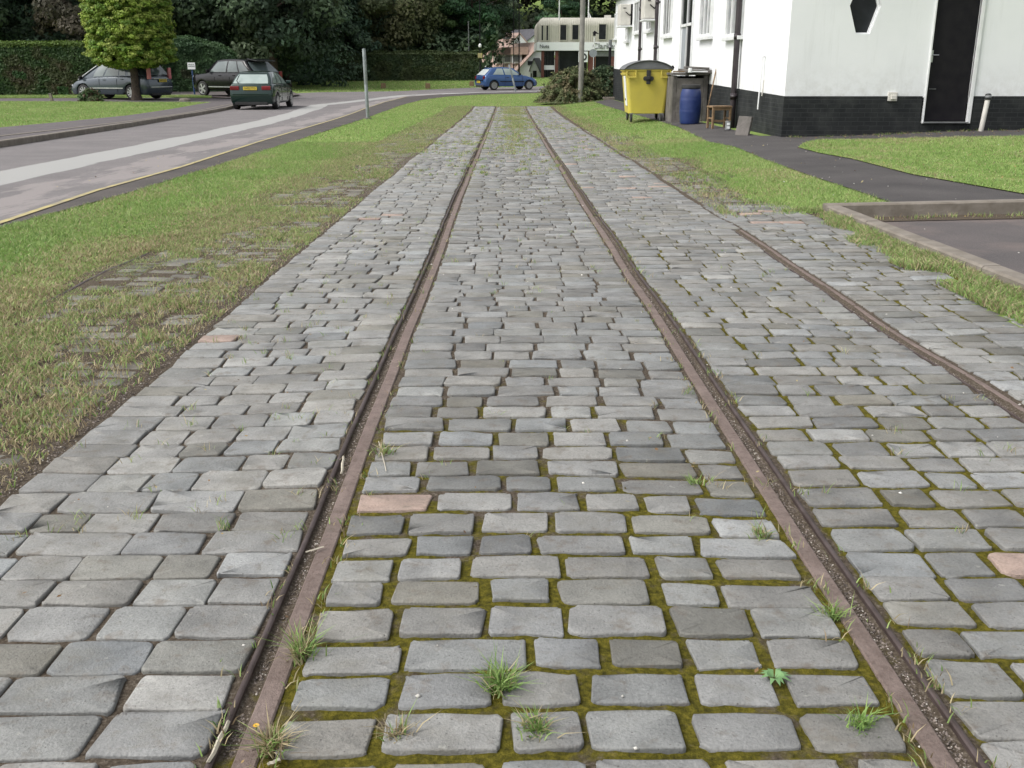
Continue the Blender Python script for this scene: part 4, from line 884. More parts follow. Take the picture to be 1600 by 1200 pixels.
# ------------------------------------------------------------------ bunker, barrel, stool and clutter
wA = lambda Y: 4.90-.0083*(Y-18.2)
x0, y0 = 3.98, 24.75; z0 = tzf(4.2, 24.7); wz = 1.13; t = empty('concrete_bunker', (x0+.42, y0+.6, z0), 'rough grey concrete storage box against the white wall behind the blue barrel', 'storage box')
m = MB(); m.box((-.37, -.02, .5), (.10, 1.2, 1.14)); m.box((.0, -.58, .46), (.64, .08, 1.10)); m.box((.37, -.02, .5), (.10, 1.2, 1.14)); m.box((0, .56, .5), (.64, .06, 1.1)); m.build('walls', M_conc, t, bev=.012)
MB().box((0, -.03, 1.105), (.90, 1.34, .055)).build('top_slab', M_conc, t, bev=.012); MB().box((-.1, -.64, 1.16), (.65, .10, .03), rz=.05).build('timber_edge', M_wood, t)
tb = z0+1.14
o = MB().box((0, 0, 0), (.62, .8, .07), rz=.12).box((0.02, 0.02, .07), (.55, .7, .05), rz=-.1).build('plank_stack', M_conc, bev=.008); o.location = (4.52, 24.85, tb+.03); o.rotation_euler = (0, R(3), 0); tag(o, 'weathered grey boards stacked on top of the concrete box', 'boards')
o = MB().lathe([(.04, 0), (.045, .01), (.045, .09), (.04, .1)], 12).build('white_pot', M_white); o.location = (4.28, 24.2, tb); tag(o, 'small white pot on the front edge of the concrete box', 'pot')
o = MB().box((0, 0, 0), (.45, .06, .03), rz=.1).build('white_batten', M_white, bev=.004); o.location = (4.47, 24.22, tb+.02); tag(o, 'white wooden batten lying on the concrete box edge', 'batten')
bxx, byy = cast(1077, 194.5); t = empty('barrel', (bxx, byy, tzf(bxx, byy)+.012), 'blue plastic barrel with a dark lid standing in front of the concrete box', 'barrel')
MB().lathe([(.20, 0), (.215, .02), (.225, .10), (.24, .26), (.243, .30), (.236, .315), (.243, .33), (.245, .5), (.24, .56), (.232, .575), (.238, .59), (.225, .70), (.20, .77), (.195, .79)], 28).build('drum', M_barrel, t, True)
MB().lathe([(.212, .775), (.218, .785), (.218, .845), (.205, .86), (.10, .862)], 28).build('lid', M_rubber, t, True)
sxx, syy = cast(1123, 201); t = empty('stool', (sxx, syy+.05, tzf(sxx, syy)+.012), 'small wooden stool without paint beside the barrel', 'stool', rz=R(14))
MB().box((0, 0, .43), (.44, .30, .035)).build('seat', M_wood, t, bev=.006)
for a in (-1, 1):
    for b_ in (-1, 1): MB().box((a*.19, b_*.12, .205), (.042, .042, .42)).build('leg', M_wood, t, bev=.004)
m = MB(); m.box((0, -.12, .385), (.34, .02, .05)); m.box((0, .12, .385), (.34, .02, .05)); m.box((0, -.12, .14), (.34, .02, .035)); m.box((0, .12, .14), (.34, .02, .035)); m.box((-.19, 0, .2), (.02, .2, .03)); m.box((.19, 0, .2), (.02, .2, .03)); m.build('rails', M_wood, t)
x, y = cast(1137, 204.5); t = empty('paint_tin', (x, y, tzf(x, y)+.012), 'small dark tin with a white label next to the stool', 'tin'); MB().lathe([(.055, 0), (.058, .01), (.056, .17), (.06, .18)], 16).build('can', M_grey, t, True)
m = MB(); m.box((-.005, -.057, .125), (.06, .008, .05)); m.box((-.005, -.057, .055), (.06, .008, .05)); m.build('label', M_sign, t)
x, y = cast(1162, 212.5); o = MB().box((0, 0, .17), (.34, .05, .36)).build('concrete_slab', M_conc, bev=.008); o.location = (x-.02, y+.05, tzf(x, y)+.0); o.rotation_euler = (R(-12), 0, R(-60)); tag(o, 'grey paving slab leaning beside the nearest downpipe', 'slab')
pa = onY(1120.5, 103, 24.1); pb = onY(1106, 168, 23.6)
o = MB().cyl(pa, pb, .016, .016, 8).build('rusty_rod', M_wood); tag(o, 'long thin rod leaning against the right side of the concrete box', 'rod')
# hooks and white rod by the corner
pa = onX(1192, 88, lambda Y: wA(Y)-.05); pb = onX(1184, 171, lambda Y: wA(Y)-.09); pc_ = onX(1197, 88, lambda Y: wA(Y)-.0)
t = empty('white_overflow_pipe', tuple(pb), 'thin white pipe running down the wall near the corner', 'pipe'); m = MB(); m.tube([pc_-pb, pa-pb, Vector((0, 0, 0))], .016, 8); m.build('pipe', M_white, t, True)
pa2 = onX(1193.5, 125, lambda Y: wA(Y)-.06); pb2 = onX(1190.5, 150, lambda Y: wA(Y)-.07)
MB().tube([pa2-pb, pb2-pb], .012, 8).build('branch_pipe', M_offwhite, t, True)
# ------------------------------------------------------------------ white building
B = empty('white_building', (4.9, 18.2, -.1), 'long white rendered building with a black painted brick base', 'building')
Yn, Yf, Xe = 18.2, 44.9, 15.5; EZ = 3.80; OB = Vector((4.9, 18.2, -.1))
def bb(m, name, mat, **k):
    for i in range(len(m.v)): m.v[i] = m.v[i]-OB
    return m.build(name, mat, B, **k)
# wall A (left side)
zc0 = onX(1223, 150, wA).z; zc1 = onX(959.5, 107, wA).z
xf = wA(Yf)
m = MB(); m.add([(4.9, Yn, zc0-.02), (xf, Yf, zc1-.02), (xf, Yf, EZ), (4.9, Yn, EZ)], [(0, 1, 2, 3)]); 
m.add([(xf, Yf, -.4), (Xe, Yf, -.4), (Xe, Yf, EZ), (xf, Yf, EZ)], [(0, 1, 2, 3)]); m.add([(Xe, Yf, -.4), (Xe, Yn, -.4), (Xe, Yn, EZ), (Xe, Yf, EZ)], [(0, 1, 2, 3)])
bb(m, 'side_wall', M_whitewall, fixn=False)
m = MB(); pl = .012
m.prism([(4.9-pl, Yn-pl, -.4), (xf-pl, Yf, -.5), (xf-pl, Yf, zc1), (4.9-pl, Yn-pl, zc0)], (.05, 0, 0)); bb(m, 'plinth', M_plinth)
# wall B with real openings
hexp = [onY(x, y, Yn) for x, y in ((1328, 9), (1337.5, 53), (1359, 53), (1377, 9))]; zm = hexp[0].z
hexp = hexp+[Vector((p.x, Yn, 2*zm-p.z)) for p in (hexp[2], hexp[1])]
dl = onY(1442, 190, Yn); dr = onY(1509.5, 190, Yn); dt = dl.z+2.2
zB = zc0
outer = [(4.9, zB-.02), (dl.x, zB-.02), (dl.x, dt), (dr.x, dt), (dr.x, zB-.02), (Xe, zB-.02), (Xe, EZ), (4.9, EZ)]
hole = [(p.x, p.z) for p in hexp]
tess = geometry.tessellate_polygon([[Vector((a, b_, 0)) for a, b_ in outer], [Vector((a, b_, 0)) for a, b_ in hole]])
allp = outer+hole; m = MB(); m.add([(a, Yn, b_) for a, b_ in allp], [tuple(t_) for t_ in tess]); D = .16
for ring, rn_ in ((hole, len(hole)),):
    for i in range(rn_):
        a, b_ = ring[i], ring[(i+1) % rn_]; m.add([(a[0], Yn, a[1]), (b_[0], Yn, b_[1]), (b_[0], Yn+D, b_[1]), (a[0], Yn+D, a[1])], [(0, 1, 2, 3)])
for a, b_ in (((dl.x, zB-.02), (dl.x, dt)), ((dl.x, dt), (dr.x, dt)), ((dr.x, dt), (dr.x, zB-.02))):
    m.add([(a[0], Yn, a[1]), (b_[0], Yn, b_[1]), (b_[0], Yn+D, b_[1]), (a[0], Yn+D, a[1])], [(0, 1, 2, 3)])
bb(m, 'front_wall', M_whitewall, fixn=False)
m = MB()
m.box(((4.9-pl+dl.x-.06)/2+.0, Yn+.04, (zB-.5)/2), (dl.x-.06-4.9+pl, .1, zB+.5)); m.box(((dr.x+.06+Xe)/2, Yn+.04, (zB-.5)/2), (Xe-dr.x-.06, .1, zB+.5)); m.box(((dl.x+dr.x)/2, Yn+.045, (dl.z-.02-.5)/2), (dr.x-dl.x+.12, .1, dl.z-.02+.5)); bb(m, 'plinth', M_plinth)
o = bb(MB().add([(p.x*1.0, Yn+D-.01, p.z) for p in hexp], [tuple(range(6))]), 'hexagonal_window', M_glass, fixn=False)
m = MB(); cxh = sum(p.x for p in hexp)/6
for i in range(6):
    a, b_ = hexp[i], hexp[(i+1) % 6]; ca = Vector((cxh, 0, zm)); s1 = .0
    ao = a+(Vector((a.x, 0, a.z))-ca).normalized()*.05; bo = b_+(Vector((b_.x, 0, b_.z))-ca).normalized()*.05
    ai = a+(ca-Vector((a.x, 0, a.z))).normalized()*.025; bi = b_+(ca-Vector((b_.x, 0, b_.z))).normalized()*.025; ai.y = bi.y = 0; m.prism([Vector((a.x, Yn+.10, a.z)), Vector((b_.x, Yn+.10, b_.z)), Vector((bi.x, Yn+.10, bi.z)), Vector((ai.x, Yn+.10, ai.z))], (0, .045, 0))
for i in range(len(m.v)): m.v[i] = m.v[i]-OB
fr = m.build('window_frame', M_whitewall, o)
dd = bb(MB().box(((dl.x+dr.x)/2, Yn+.07, (dl.z+dt)/2), (dr.x-dl.x-.012, .05, dt-dl.z-.012)), 'door', M_black, bev=.004)
m = MB(); 
for x in (dl.x-.014, dr.x+.03): m.box((x, Yn-.0, (dl.z+dt)/2-.01), (.028 if x < dl.x+.01 else .06, .07, dt-dl.z+.04))
m.box(((dl.x+dr.x)/2, Yn, dt+.045), (dr.x-dl.x+.12, .09, .05)); bb(m, 'door_frame', M_white, bev=.004)
bb(MB().box(((dl.x+dr.x)/2, Yn-.02, dl.z-.012), (dr.x-dl.x+.02, .13, .02)), 'door_sill', M_grey)
hh = onY(1461, 86, Yn+.02); m = MB(); m.box((hh.x-.05, Yn+.035, hh.z-.02), (.045, .012, .20)); m.cyl((hh.x-.05, Yn+.0, hh.z), (hh.x-.05, Yn+.04, hh.z), .01, n=8); m.cyl((hh.x-.05, Yn+.0, hh.z), (hh.x+.06, Yn+.0, hh.z), .009, n=8)
for i in range(len(m.v)): m.v[i] = m.v[i]-OB
m.build('handle', M_chrome, dd)
for px, py in ((1457, 139), ):
    q = onY(px, py, Yn+.03); m = MB().box(q-OB, (.12, .012, .008)); m.build('letter_slot', M_grey, dd)
q = onY(1395, 151, Yn-.03); m = MB(); m.box((q.x, Yn-.01, q.z), (.16, .05, .15)); m.box((q.x+.01, Yn-.045, q.z-.01), (.09, .05, .07)); bb(m, 'air_vent', M_offwhite, bev=.006)
# windows on wall A
def winA(xa, xb, ztop, ysill, style=0):
    q0 = onX(xa, ysill, wA); q1 = onX(xb, ysill, wA); ya, yb = q1.y, q0.y; zs = (q0.z+q1.z)/2; X = wA((ya+yb)/2); fr_ = .06; m = MB()
    def L(m): 
        for i in range(len(m.v)): m.v[i] = m.v[i]-OB
        return m
    for y in (ya+fr_/2, yb-fr_/2): m.box((X-.03, y, (zs+ztop)/2), (.07, fr_, ztop-zs))
    for z in (zs+fr_/2, ztop-fr_/2): m.box((X-.03, (ya+yb)/2, z), (.066, yb-ya-2*fr_, fr_))
    nm = 2 if yb-ya > .9 else 1
    for k in range(1, nm+1): m.box((X-.025, ya+(yb-ya)*k/(nm+1), (zs+ztop)/2), (.05, .045, ztop-zs-2*fr_))
    w = L(m).build('window', M_white, B, bev=.004)
    L(MB().box((X-.012, (ya+yb)/2, (zs+ztop)/2), (.02, yb-ya-2*fr_, ztop-zs-2*fr_))).build('pane', M_curtrefl if style == 0 else M_glass, w)
    L(MB().box((X-.055, (ya+yb)/2, zs-.04), (.12, yb-ya+.16, .075))).build('sill', M_white, w, bev=.006)
for a in ((1136, 1160, 2.95, 57), (1095, 1113, 3.0, 57), (1038, 1050, 3.25, 56, 1), (1011, 1021, 2.75, 48, 1), (992, 1001, 3.3, 51, 1), (978.5, 983, 2.55, 64), (961.5, 964, 3.2, 60)): winA(*a)
q0 = onX(1062, 110, wA); q1 = onX(1081, 110, wA); ya, yb = q1.y, q0.y; X = wA((ya+yb)/2)
m = MB(); zt = 3.1
for y in (ya+.03, yb-.03, (ya+yb)/2-.1): m.box((X-.02, y, zt/2), (.06, .06, zt))
m.box((X-.02, (ya+yb)/2, 2.12), (.06, yb-ya, .07)); m.box((X-.02, (ya+yb)/2, zt), (.06, yb-ya, .06)); bb(m, 'door_frame', M_white)
bb(MB().box((X-.006, (ya+yb)/2+.35, 1.0), (.02, (yb-ya)/2-.1, 2.15)), 'door', simple('pale_grey_door', (.33, .35, .38), None, 3, .5)); bb(MB().box((X-.008, (ya+yb)/2-.45, 1.0), (.02, (yb-ya)/2-.25, 2.15)), 'door_gap', M_black); bb(MB().box((X-.008, (ya+yb)/2, 2.6), (.02, yb-ya-.1, .9)), 'fanlight', M_glass)
# downpipes
def pipeA(px, pyb, r, name='downpipe'):
    q = onX(px, pyb, wA); m = MB(); X = wA(q.y)-r-.04; zb = tzf(X, q.y)+.0 if pyb > 150 else .0
    m.cyl((X, q.y, zb), (X, q.y, EZ+.02), r, n=14)
    for z in (.42, 1.6, 2.9): m.cyl((X, q.y, z), (X, q.y, z+.12), r*1.18, n=14); m.box((X+r+.02, q.y, z+.06), (.06, .03, .05)); 
    return bb(m, name, M_pipe, smooth=True)
pipeA(1150, 205, .06); pipeA(1028, 100, .055); pipeA(1002.5, 100, .05)
# roof
def roofpart():
    m = MB(); ov = .36; xl = 4.9-ov; xr = Xe+ov; yn = Yn-.35; yf = Yf+.35; rz_ = 7.2; xm = (xl+xr)/2
    top = [(xl, yn, EZ), (xr, yn, EZ), (xr, yf, EZ), (xl, yf, EZ), (xm, yn+5, rz_), (xm, yf-5, rz_)]
    m.add(top, [(0, 4, 5, 3), (0, 1, 4), (1, 2, 5, 4), (2, 3, 5)]); m.add([(x, y, z-.09) for x, y, z in top[:4]], [(0, 1, 2, 3)])
    return bb(m, 'roof', M_roof, fixn=False)
rf_ = roofpart()
m = MB(); m.box((4.9-.37, (Yn+Yf)/2, EZ-.02), (.03, Yf-Yn+.74, .16)); m.box(((4.9+Xe)/2, Yn-.36, EZ-.02), (Xe-4.9+.7, .03, .16)); m.box(((4.9+Xe)/2, Yf+.36, EZ-.02), (Xe-4.9+.7, .03, .16)); bb(m, 'fascia', M_pipe)
m = MB(); m.cyl((4.9-.44, Yn-.3, EZ), (4.9-.44, Yf+.42, EZ), .055, n=10); bb(m, 'gutter', M_pipe, smooth=True)
m = MB()
# air conditioners
for (xa, xb, yt, yb_, lab) in ((965, 988, 8, 41, 'far air conditioning unit fixed high on the white wall near the end'), (1003, 1026, -4, 31, 'nearer air conditioning unit fixed high on the white wall above the small window')):
    q = onX(xb, yb_, wA); Yc = q.y; dpt = .5; a = onY(xa, yb_, Yc); c_ = onY(xb, yb_, Yc); b_ = onY(xa, yt, Yc); w_ = (c_-a).x; h_ = (b_-a).z
    t = empty('air_conditioner', (a.x+w_/2, Yc+.4, a.z), lab, 'air conditioner', 'air conditioning units on the wall')
    MB().box((0, 0, h_/2+.04), (w_*.74, .85, h_)).build('casing', M_offwhite, t, bev=.03, seg=3)
    MB().box((w_*.06, 0, -.0), (w_*.95, .95, .05)).build('bracket_tray', M_white, t, bev=.008)
    m = MB(); m.cyl((w_*.42, -.36, h_*.1), (w_*.42, -.36, h_*1.05), .05, n=10); m.tube([Vector((w_*.02, -.435, h_*.68)), Vector((w_*.16, -.5, h_*.58)), Vector((w_*.30, -.5, h_*.5)), Vector((w_*.42, -.40, h_*.62))], .018, 6); m.build('pipes', M_black, t, True)
    MB().box((-w_*.05, -.43, h_*.86), (w_*.2, .012, .03)).build('badge_recess', M_black, t)
    m = MB(); m.cyl((w_*.2, .43, h_*.5), (w_*.2, .44, h_*.5), .2, n=20); m.build('vent_grille', M_grey, t)
# corner clutter at the far end
x, y = cast(951, 156); o = MB().box((0, 0, .05), (.5, .4, .14)).build('concrete_block', M_kerb, bev=.02); o.location = (x, y, tzf(x, y)); tag(o, 'low concrete block on the ground at the far corner of the white building', 'block')
x, y = cast(959, 153); t = empty('bracket_post', (x-.02, y-.3, tzf(x, y)), 'thin dark post with a slanted handle at the far corner of the white building', 'post'); m = MB(); m.cyl((0, 0, 0), (0, 0, 1.2), .03, n=8); m.tube([Vector((0, 0, 1.1)), Vector((-.2, 0, .95))], .02, 6); m.build('shaft', M_grey, t)
# vent pipe by the door
x, y = cast(1532, 206); t = empty('vent_pipe', (x, y, tzf(x, y)+.012), 'short pale pipe with a grey cap standing beside the black door', 'pipe'); v = Vector((.05, 0, .56)); MB().cyl((0, 0, -.05), v, .042, .042, 14).build('pipe', M_offwhite, t, True); MB().cyl(v-Vector((0, 0, .03)), v+Vector((0, 0, .05)), .054, .054, 14).cyl(v+Vector((0, 0, .05)), v+Vector((0, 0, .08)), .054, .02, 14).build('cap', M_grey, t, True)
# ------------------------------------------------------------------ flat roofed shop building in the distance
YS = 92.; sp_ = lambda x, y: onY(x, y, YS)
a = sp_(839, 120); top = sp_(900, 27).z; f1 = sp_(900, 66).z; f0 = sp_(900, 79).z; gz = tzf(5, 92)-.1
SH = empty('shop_building', (a.x, YS, gz), 'beige flat roofed office block with rounded corners and a white fascia sign', 'building'); OS = Vector((a.x, YS, gz))
def sb(m, name, mat, **k):
    for i in range(len(m.v)): m.v[i] = m.v[i]-OS
    return m.build(name, mat, SH, **k)
W_ = 15.; Dp = 9.; m = MB(); r_ = .75; n = 8; prof_pts = [(0, f1)]; 
ring = []
for k in range(n+1):
    an = PI/2*k/n; ring.append((r_-r_*math.cos(an), top-r_+r_*math.sin(an)))   # inset, z
levels = [(0, f1)]+ring
V = []; rib = 150
for ins, z in levels:
    pts = []
    for i in range(rib+1):     # front face with fine ribs
        x = a.x+r_*.6+(W_-1.2*r_)*i/rib; pts.append((x, YS+ins+(.025 if i % 2 else 0), z))
    pts += [(a.x+W_-ins*.5, YS+r_, z), (a.x+W_-ins*.5, YS+Dp, z), (a.x+ins*.9, YS+Dp, z), (a.x+ins*.9, YS+r_*.6+ins*.4, z), (a.x+.12+ins*.7, YS+r_*.2+ins*.7, z)]
    V.append(pts)
K = len(V[0]); m.add([p for l in V for p in l], [(j*K+i, j*K+(i+1) % K, (j+1)*K+(i+1) % K, (j+1)*K+i) for j in range(len(V)-1) for i in range(K)]+[tuple(range((len(V)-1)*K, len(V)*K))])
sb(m, 'upper_wall', M_beige)
m = MB(); fx1 = a.x+W_; m.box(((a.x+fx1)/2, YS+Dp/2-.08, (f0+f1)/2), (W_+.1, Dp, f1-f0)); sb(m, 'fascia', M_sign)
for (xa, xb, ya_, yb2) in ((846, 848.8, 40, 63), (853.6, 856.6, 40, 63), (875.3, 885, 39, 62.5), (894, 904, 39, 62), (935.5, 947, 38, 61.5), (975, 987, 38, 61)):
    p0 = sp_(xa, yb2); p1 = sp_(xb, ya_); c_ = (p0+p1)/2; m = MB(); w2, h2_ = (p1.x-p0.x), (p1.z-p0.z)
    for sx in (-1, 1): m.box((c_.x+sx*(w2/2+.03), YS-.01, c_.z), (.06, .1, h2_+.12))
    for sz in (-1, 1): m.box((c_.x, YS-.01, c_.z+sz*(h2_/2+.03)), (w2, .1, .06))
    w = sb(m, 'window', M_beige); q = MB().box(c_-OS+Vector((0, -.02, 0)), (w2, .04, h2_)); q.build('pane', M_glass, w)
m = MB()   # ground floor
def rect(px0, px1, py0, py1, dy, th): p0 = sp_(px0, py1); p1 = sp_(px1, py0); return ((p0.x+p1.x)/2, YS+dy, (p0.z+p1.z)/2), (p1.x-p0.x, th, p1.z-p0.z)
for ra in ((845.5, 850.3, 79.2, 132), (867, 872.5, 79.2, 132), (918.5, 931, 79.2, 132), (954, 962, 88.5, 132), (1010, 1018, 79.2, 132)): sb(MB().box(*rect(*ra, .3, .5)), 'brick_pillar', M_brick)
sb(MB().box(*rect(850.3, 867, 79.2, 132, .75, .2)).box(*rect(872.5, 918.5, 79.2, 132, .9, .2)).box(*rect(931, 1085, 79.2, 132, .9, .2)), 'shopfront_glass', M_glass)
m = MB(); 
for px in (852, 856, 861): m.box(*rect(px, px+.6, 79.3, 130, .6, .06))
m.box(*rect(873, 874.6, 79.3, 130, .6, .1)); sb(m, 'mullions', M_grey)
sb(MB().box(*rect(850.3, 867, 102, 109, .45, .3)), 'white_panel', M_sign)
sb(MB().box(*rect(931, 1000, 80, 88, .4, .5)), 'grey_canopy', M_grey)
sg = sb(MB().box(*rect(903.5, 918.3, 80.5, 97, -.1, .08)), 'logo_board', M_sign); c_ = sp_(911.5, 89)-OS
m = MB(); n = 24
for k in range(n):
    a0, a1 = 2*PI*k/n, 2*PI*(k+1)/n; m.prism([c_+Vector((math.cos(q)*r_, -.15, math.sin(q)*r_)) for q, r_ in ((a0, .17), (a1, .17), (a1, .31), (a0, .31))], (0, .02, 0))
m.build('ring_emblem', M_text, sg)
RX = Matrix.Rotation(PI/2, 4, 'X')
p = sp_(850.5, 72.5)-OS; text('sign_lettering', 'Nuts', .42, M_text, SH, Matrix.Translation(p+Vector((0, -.12, 0))) @ RX, .02)
p = sp_(944.5, 72.3)-OS; text('sign_lettering', 'Clarkes', .68, M_grey, SH, Matrix.Translation(p+Vector((0, -.12, 0))) @ RX, .02)
m = MB(); m.box(sp_(953, 24.5)+Vector((0, 2, 0)), (.55, .6, .25)); sb(m, 'roof_box', M_offwhite)
for px, Y, lab in ((874, 91.5, 'slim white mast rising from the flat roof'), (919.7, 93.5, 'white flagpole with a limp white flag on the flat roof')):
    b_ = onY(px, 28, Y); tp = onY(px, -60, Y).z; t = empty('flagpole', (b_.x, Y+.3, b_.z-.2), lab, 'pole', 'white poles on the flat roof'); MB().cyl((0, 0, 0), (0, 0, tp-b_.z), .055, .03, 8).build('shaft', M_white, t, True)
    if px > 900: MB().add([(0.02, -.02, .75), (.30, -.1, .15), (.50, -.05, -.55), (.36, .0, -.6), (.12, .06, .1)], [(0, 1, 2, 3, 4)]).prism([(0.02, .0, .75), (.28, .05, .15), (.44, .02, -.5), (.16, .1, .2)], (0, .05, 0)).build('flag', M_white, t)
# street furniture before the shop
b_ = onY(926.8, 140, 80.); zb = tzf(b_.x, 80); t = empty('street_lamp', (b_.x, 80, zb), 'small white street lamp with a dark head in front of the shop', 'lamp post'); zt = onY(927, 56, 80).z-zb
MB().cyl((0, 0, 0), (0, 0, zt), .05, .04, 8).build('shaft', M_white, t, True); m = MB(); m.box((.0, 0, zt+.12), (.2, .2, .24)); m.add([(-.15, -.1, zt+.2), (.38, -.1, zt+.12), (.38, .1, zt+.12), (-.15, .1, zt+.2), (0, 0, zt+.38)], [(0, 1, 4), (1, 2, 4), (2, 3, 4), (3, 0, 4), (0, 3, 2, 1)]); m.build('lamp_head', M_black, t)
b_ = onY(925.5, 140, 72.); zb = tzf(b_.x, 72); t = empty('road_sign', (b_.x, 72, zb), 'round road sign seen from its grey back above the shrubs', 'sign'); zz = onY(925.5, 83, 72).z-zb
MB().cyl((0, .03, zz), (0, 0, zz), .27, n=28).build('sign_disc', M_galv, t); MB().cyl((.08, .06, 0), (.08, .06, zz+.2), .03, n=8).build('shaft', M_black, t)
b_ = onY(951.5, 140, 76.); zb = tzf(b_.x, 76); t = empty('dark_post', (b_.x, 76, zb), 'thick dark post with a grey top at the corner of the white building', 'post'); zz = onY(951, 62, 76).z-zb
MB().cyl((0, 0, 0), (0, 0, zz-.5), .10, n=12).build('shaft', M_black, t); MB().cyl((0, 0, zz-.52), (0, 0, zz-.4), .16, .13, 12).cyl((0, 0, zz-.4), (0, 0, zz), .13, .12, 12).build('head', M_grey, t)
# ------------------------------------------------------------------ houses
def house(Y, apex, eaves, ridge, label, matroof, wall=M_whitewall, right=None, depth=(-3., 6.5), base=None, extra=None):
    """gable facing the viewer: apex px, left eave px; ridge vector goes back-left"""
    A = onY(*apex, Y); E = onY(*eaves, Y); zb = tzf(A.x, Y)-.6; t = empty('house', (A.x, Y, zb), label, 'house', 'houses with pitched roofs in the distance'); O = Vector((A.x, Y, zb))
    Rv = Vector((depth[0], depth[1], 0)); Er = Vector((2*A.x-E.x, Y, E.z)) if right is None else onY(*right, Y)
    def pp(*q): return [v_-O for v_ in q]
    B0 = Vector((E.x, Y, zb)); B1 = Vector((Er.x, Y, zb)); m = MB(); m.add(pp(B0, B1, Er, A, E), [(0, 1, 2, 3, 4)]); m.add(pp(B0, B0+Rv, E+Rv, E), [(0, 1, 2, 3)]); m.add(pp(B1, B1+Rv, Er+Rv, Er), [(3, 2, 1, 0)]); m.add(pp(B0+Rv, B1+Rv, Er+Rv, A+Rv, E+Rv), [(4, 3, 2, 1, 0)])
    m.build('wall', wall, t, fixn=False); up = Vector((0, 0, .10)); ov = (E-A).normalized()*.25; ov2 = (Er-A).normalized()*.25; fo = -Rv.normalized()*.15
    m = MB(); m.prism(pp(A+fo, E+ov+fo, E+ov+Rv, A+Rv), up); m.prism(pp(A+fo, Er+ov2+fo, Er+ov2+Rv, A+Rv), up); m.build('roof', matroof, t)
    return t, O, A, E, Rv
t, O, A, E, Rv = house(104., (847, 67), (806, 112), None, 'white house with a pink tiled roof and dormers beside the shop', M_tileP, depth=(-2.9, 7.5), right=(872, 100))
for k, (s, v_) in enumerate(((.18, .62), (.5, .62), (.82, .62))):   # dormers on the left slope
    c_ = A+(E-A)*v_+Rv*s-O; w = MB(); w.box(c_+Vector((-.35, -.1, .25)), (1.0, .95, .95)); w = w.build('dormer', M_whitewall, t)
    m = MB(); q = c_+Vector((-.95, -.1, .72)); m.prism([q+Vector((0, -.75, -.12)), q+Vector((0, 0, .62)), q+Vector((0, .75, -.12))], (1.75, 0, 0)); m.build('dormer_roof', simple('brown_dormer_tiles_%d' % k, (.27, .19, .14), None, 4, .85), w)
    MB().box(c_+Vector((-.87, -.1, .2)), (.05, .6, .62)).build('dormer_window', M_glass, w); MB().box(c_+Vector((-.35, -.60, .22)), (.6, .05, .6)).build('dormer_window', M_grey, w)
p = onY(829.5, 98.5, 104)-O; MB().box(p+Vector((0, -.03, 0)), (.62, .06, .38)).build('window', M_glass, t)
t, O, A, E, Rv = house(101.5, (834.5, 92), (828.5, 108), None, 'small white gabled porch with a dark door beside the shop', M_tileD, depth=(.6, 2.), right=(843, 110)); t['category'] = 'porch'; del t['group']; t.name = 'porch'
p = onY(835.5, 118.5, 101.5)-O; MB().box(p+Vector((0, -.04, 0)), (.36, .06, .95)).build('door', M_glass, t); p = onY(830, 118, 101.5)-O; MB().box(p+Vector((0, -.03, -.1)), (.10, .05, .6)).build('window', M_black, t)
house(116., (811, 52.5), (788, 79), None, 'tall white gabled house with pink tiles behind the dormered house', M_tileP, depth=(-4.4, 6), right=(834, 80))
house(126., (846, 46), (800, 82), None, 'house with a dark slate roof furthest back beside the shop', M_tileD, depth=(-4.6, 6), right=(880, 82))
t, O, A, E, Rv = house(112., (781.5, 79), (774, 98), None, 'low house with pink tiles and small red windows right of the lamp column', M_tileP, depth=(-2.6, 5.5), right=(790, 98), wall=M_whitewall)
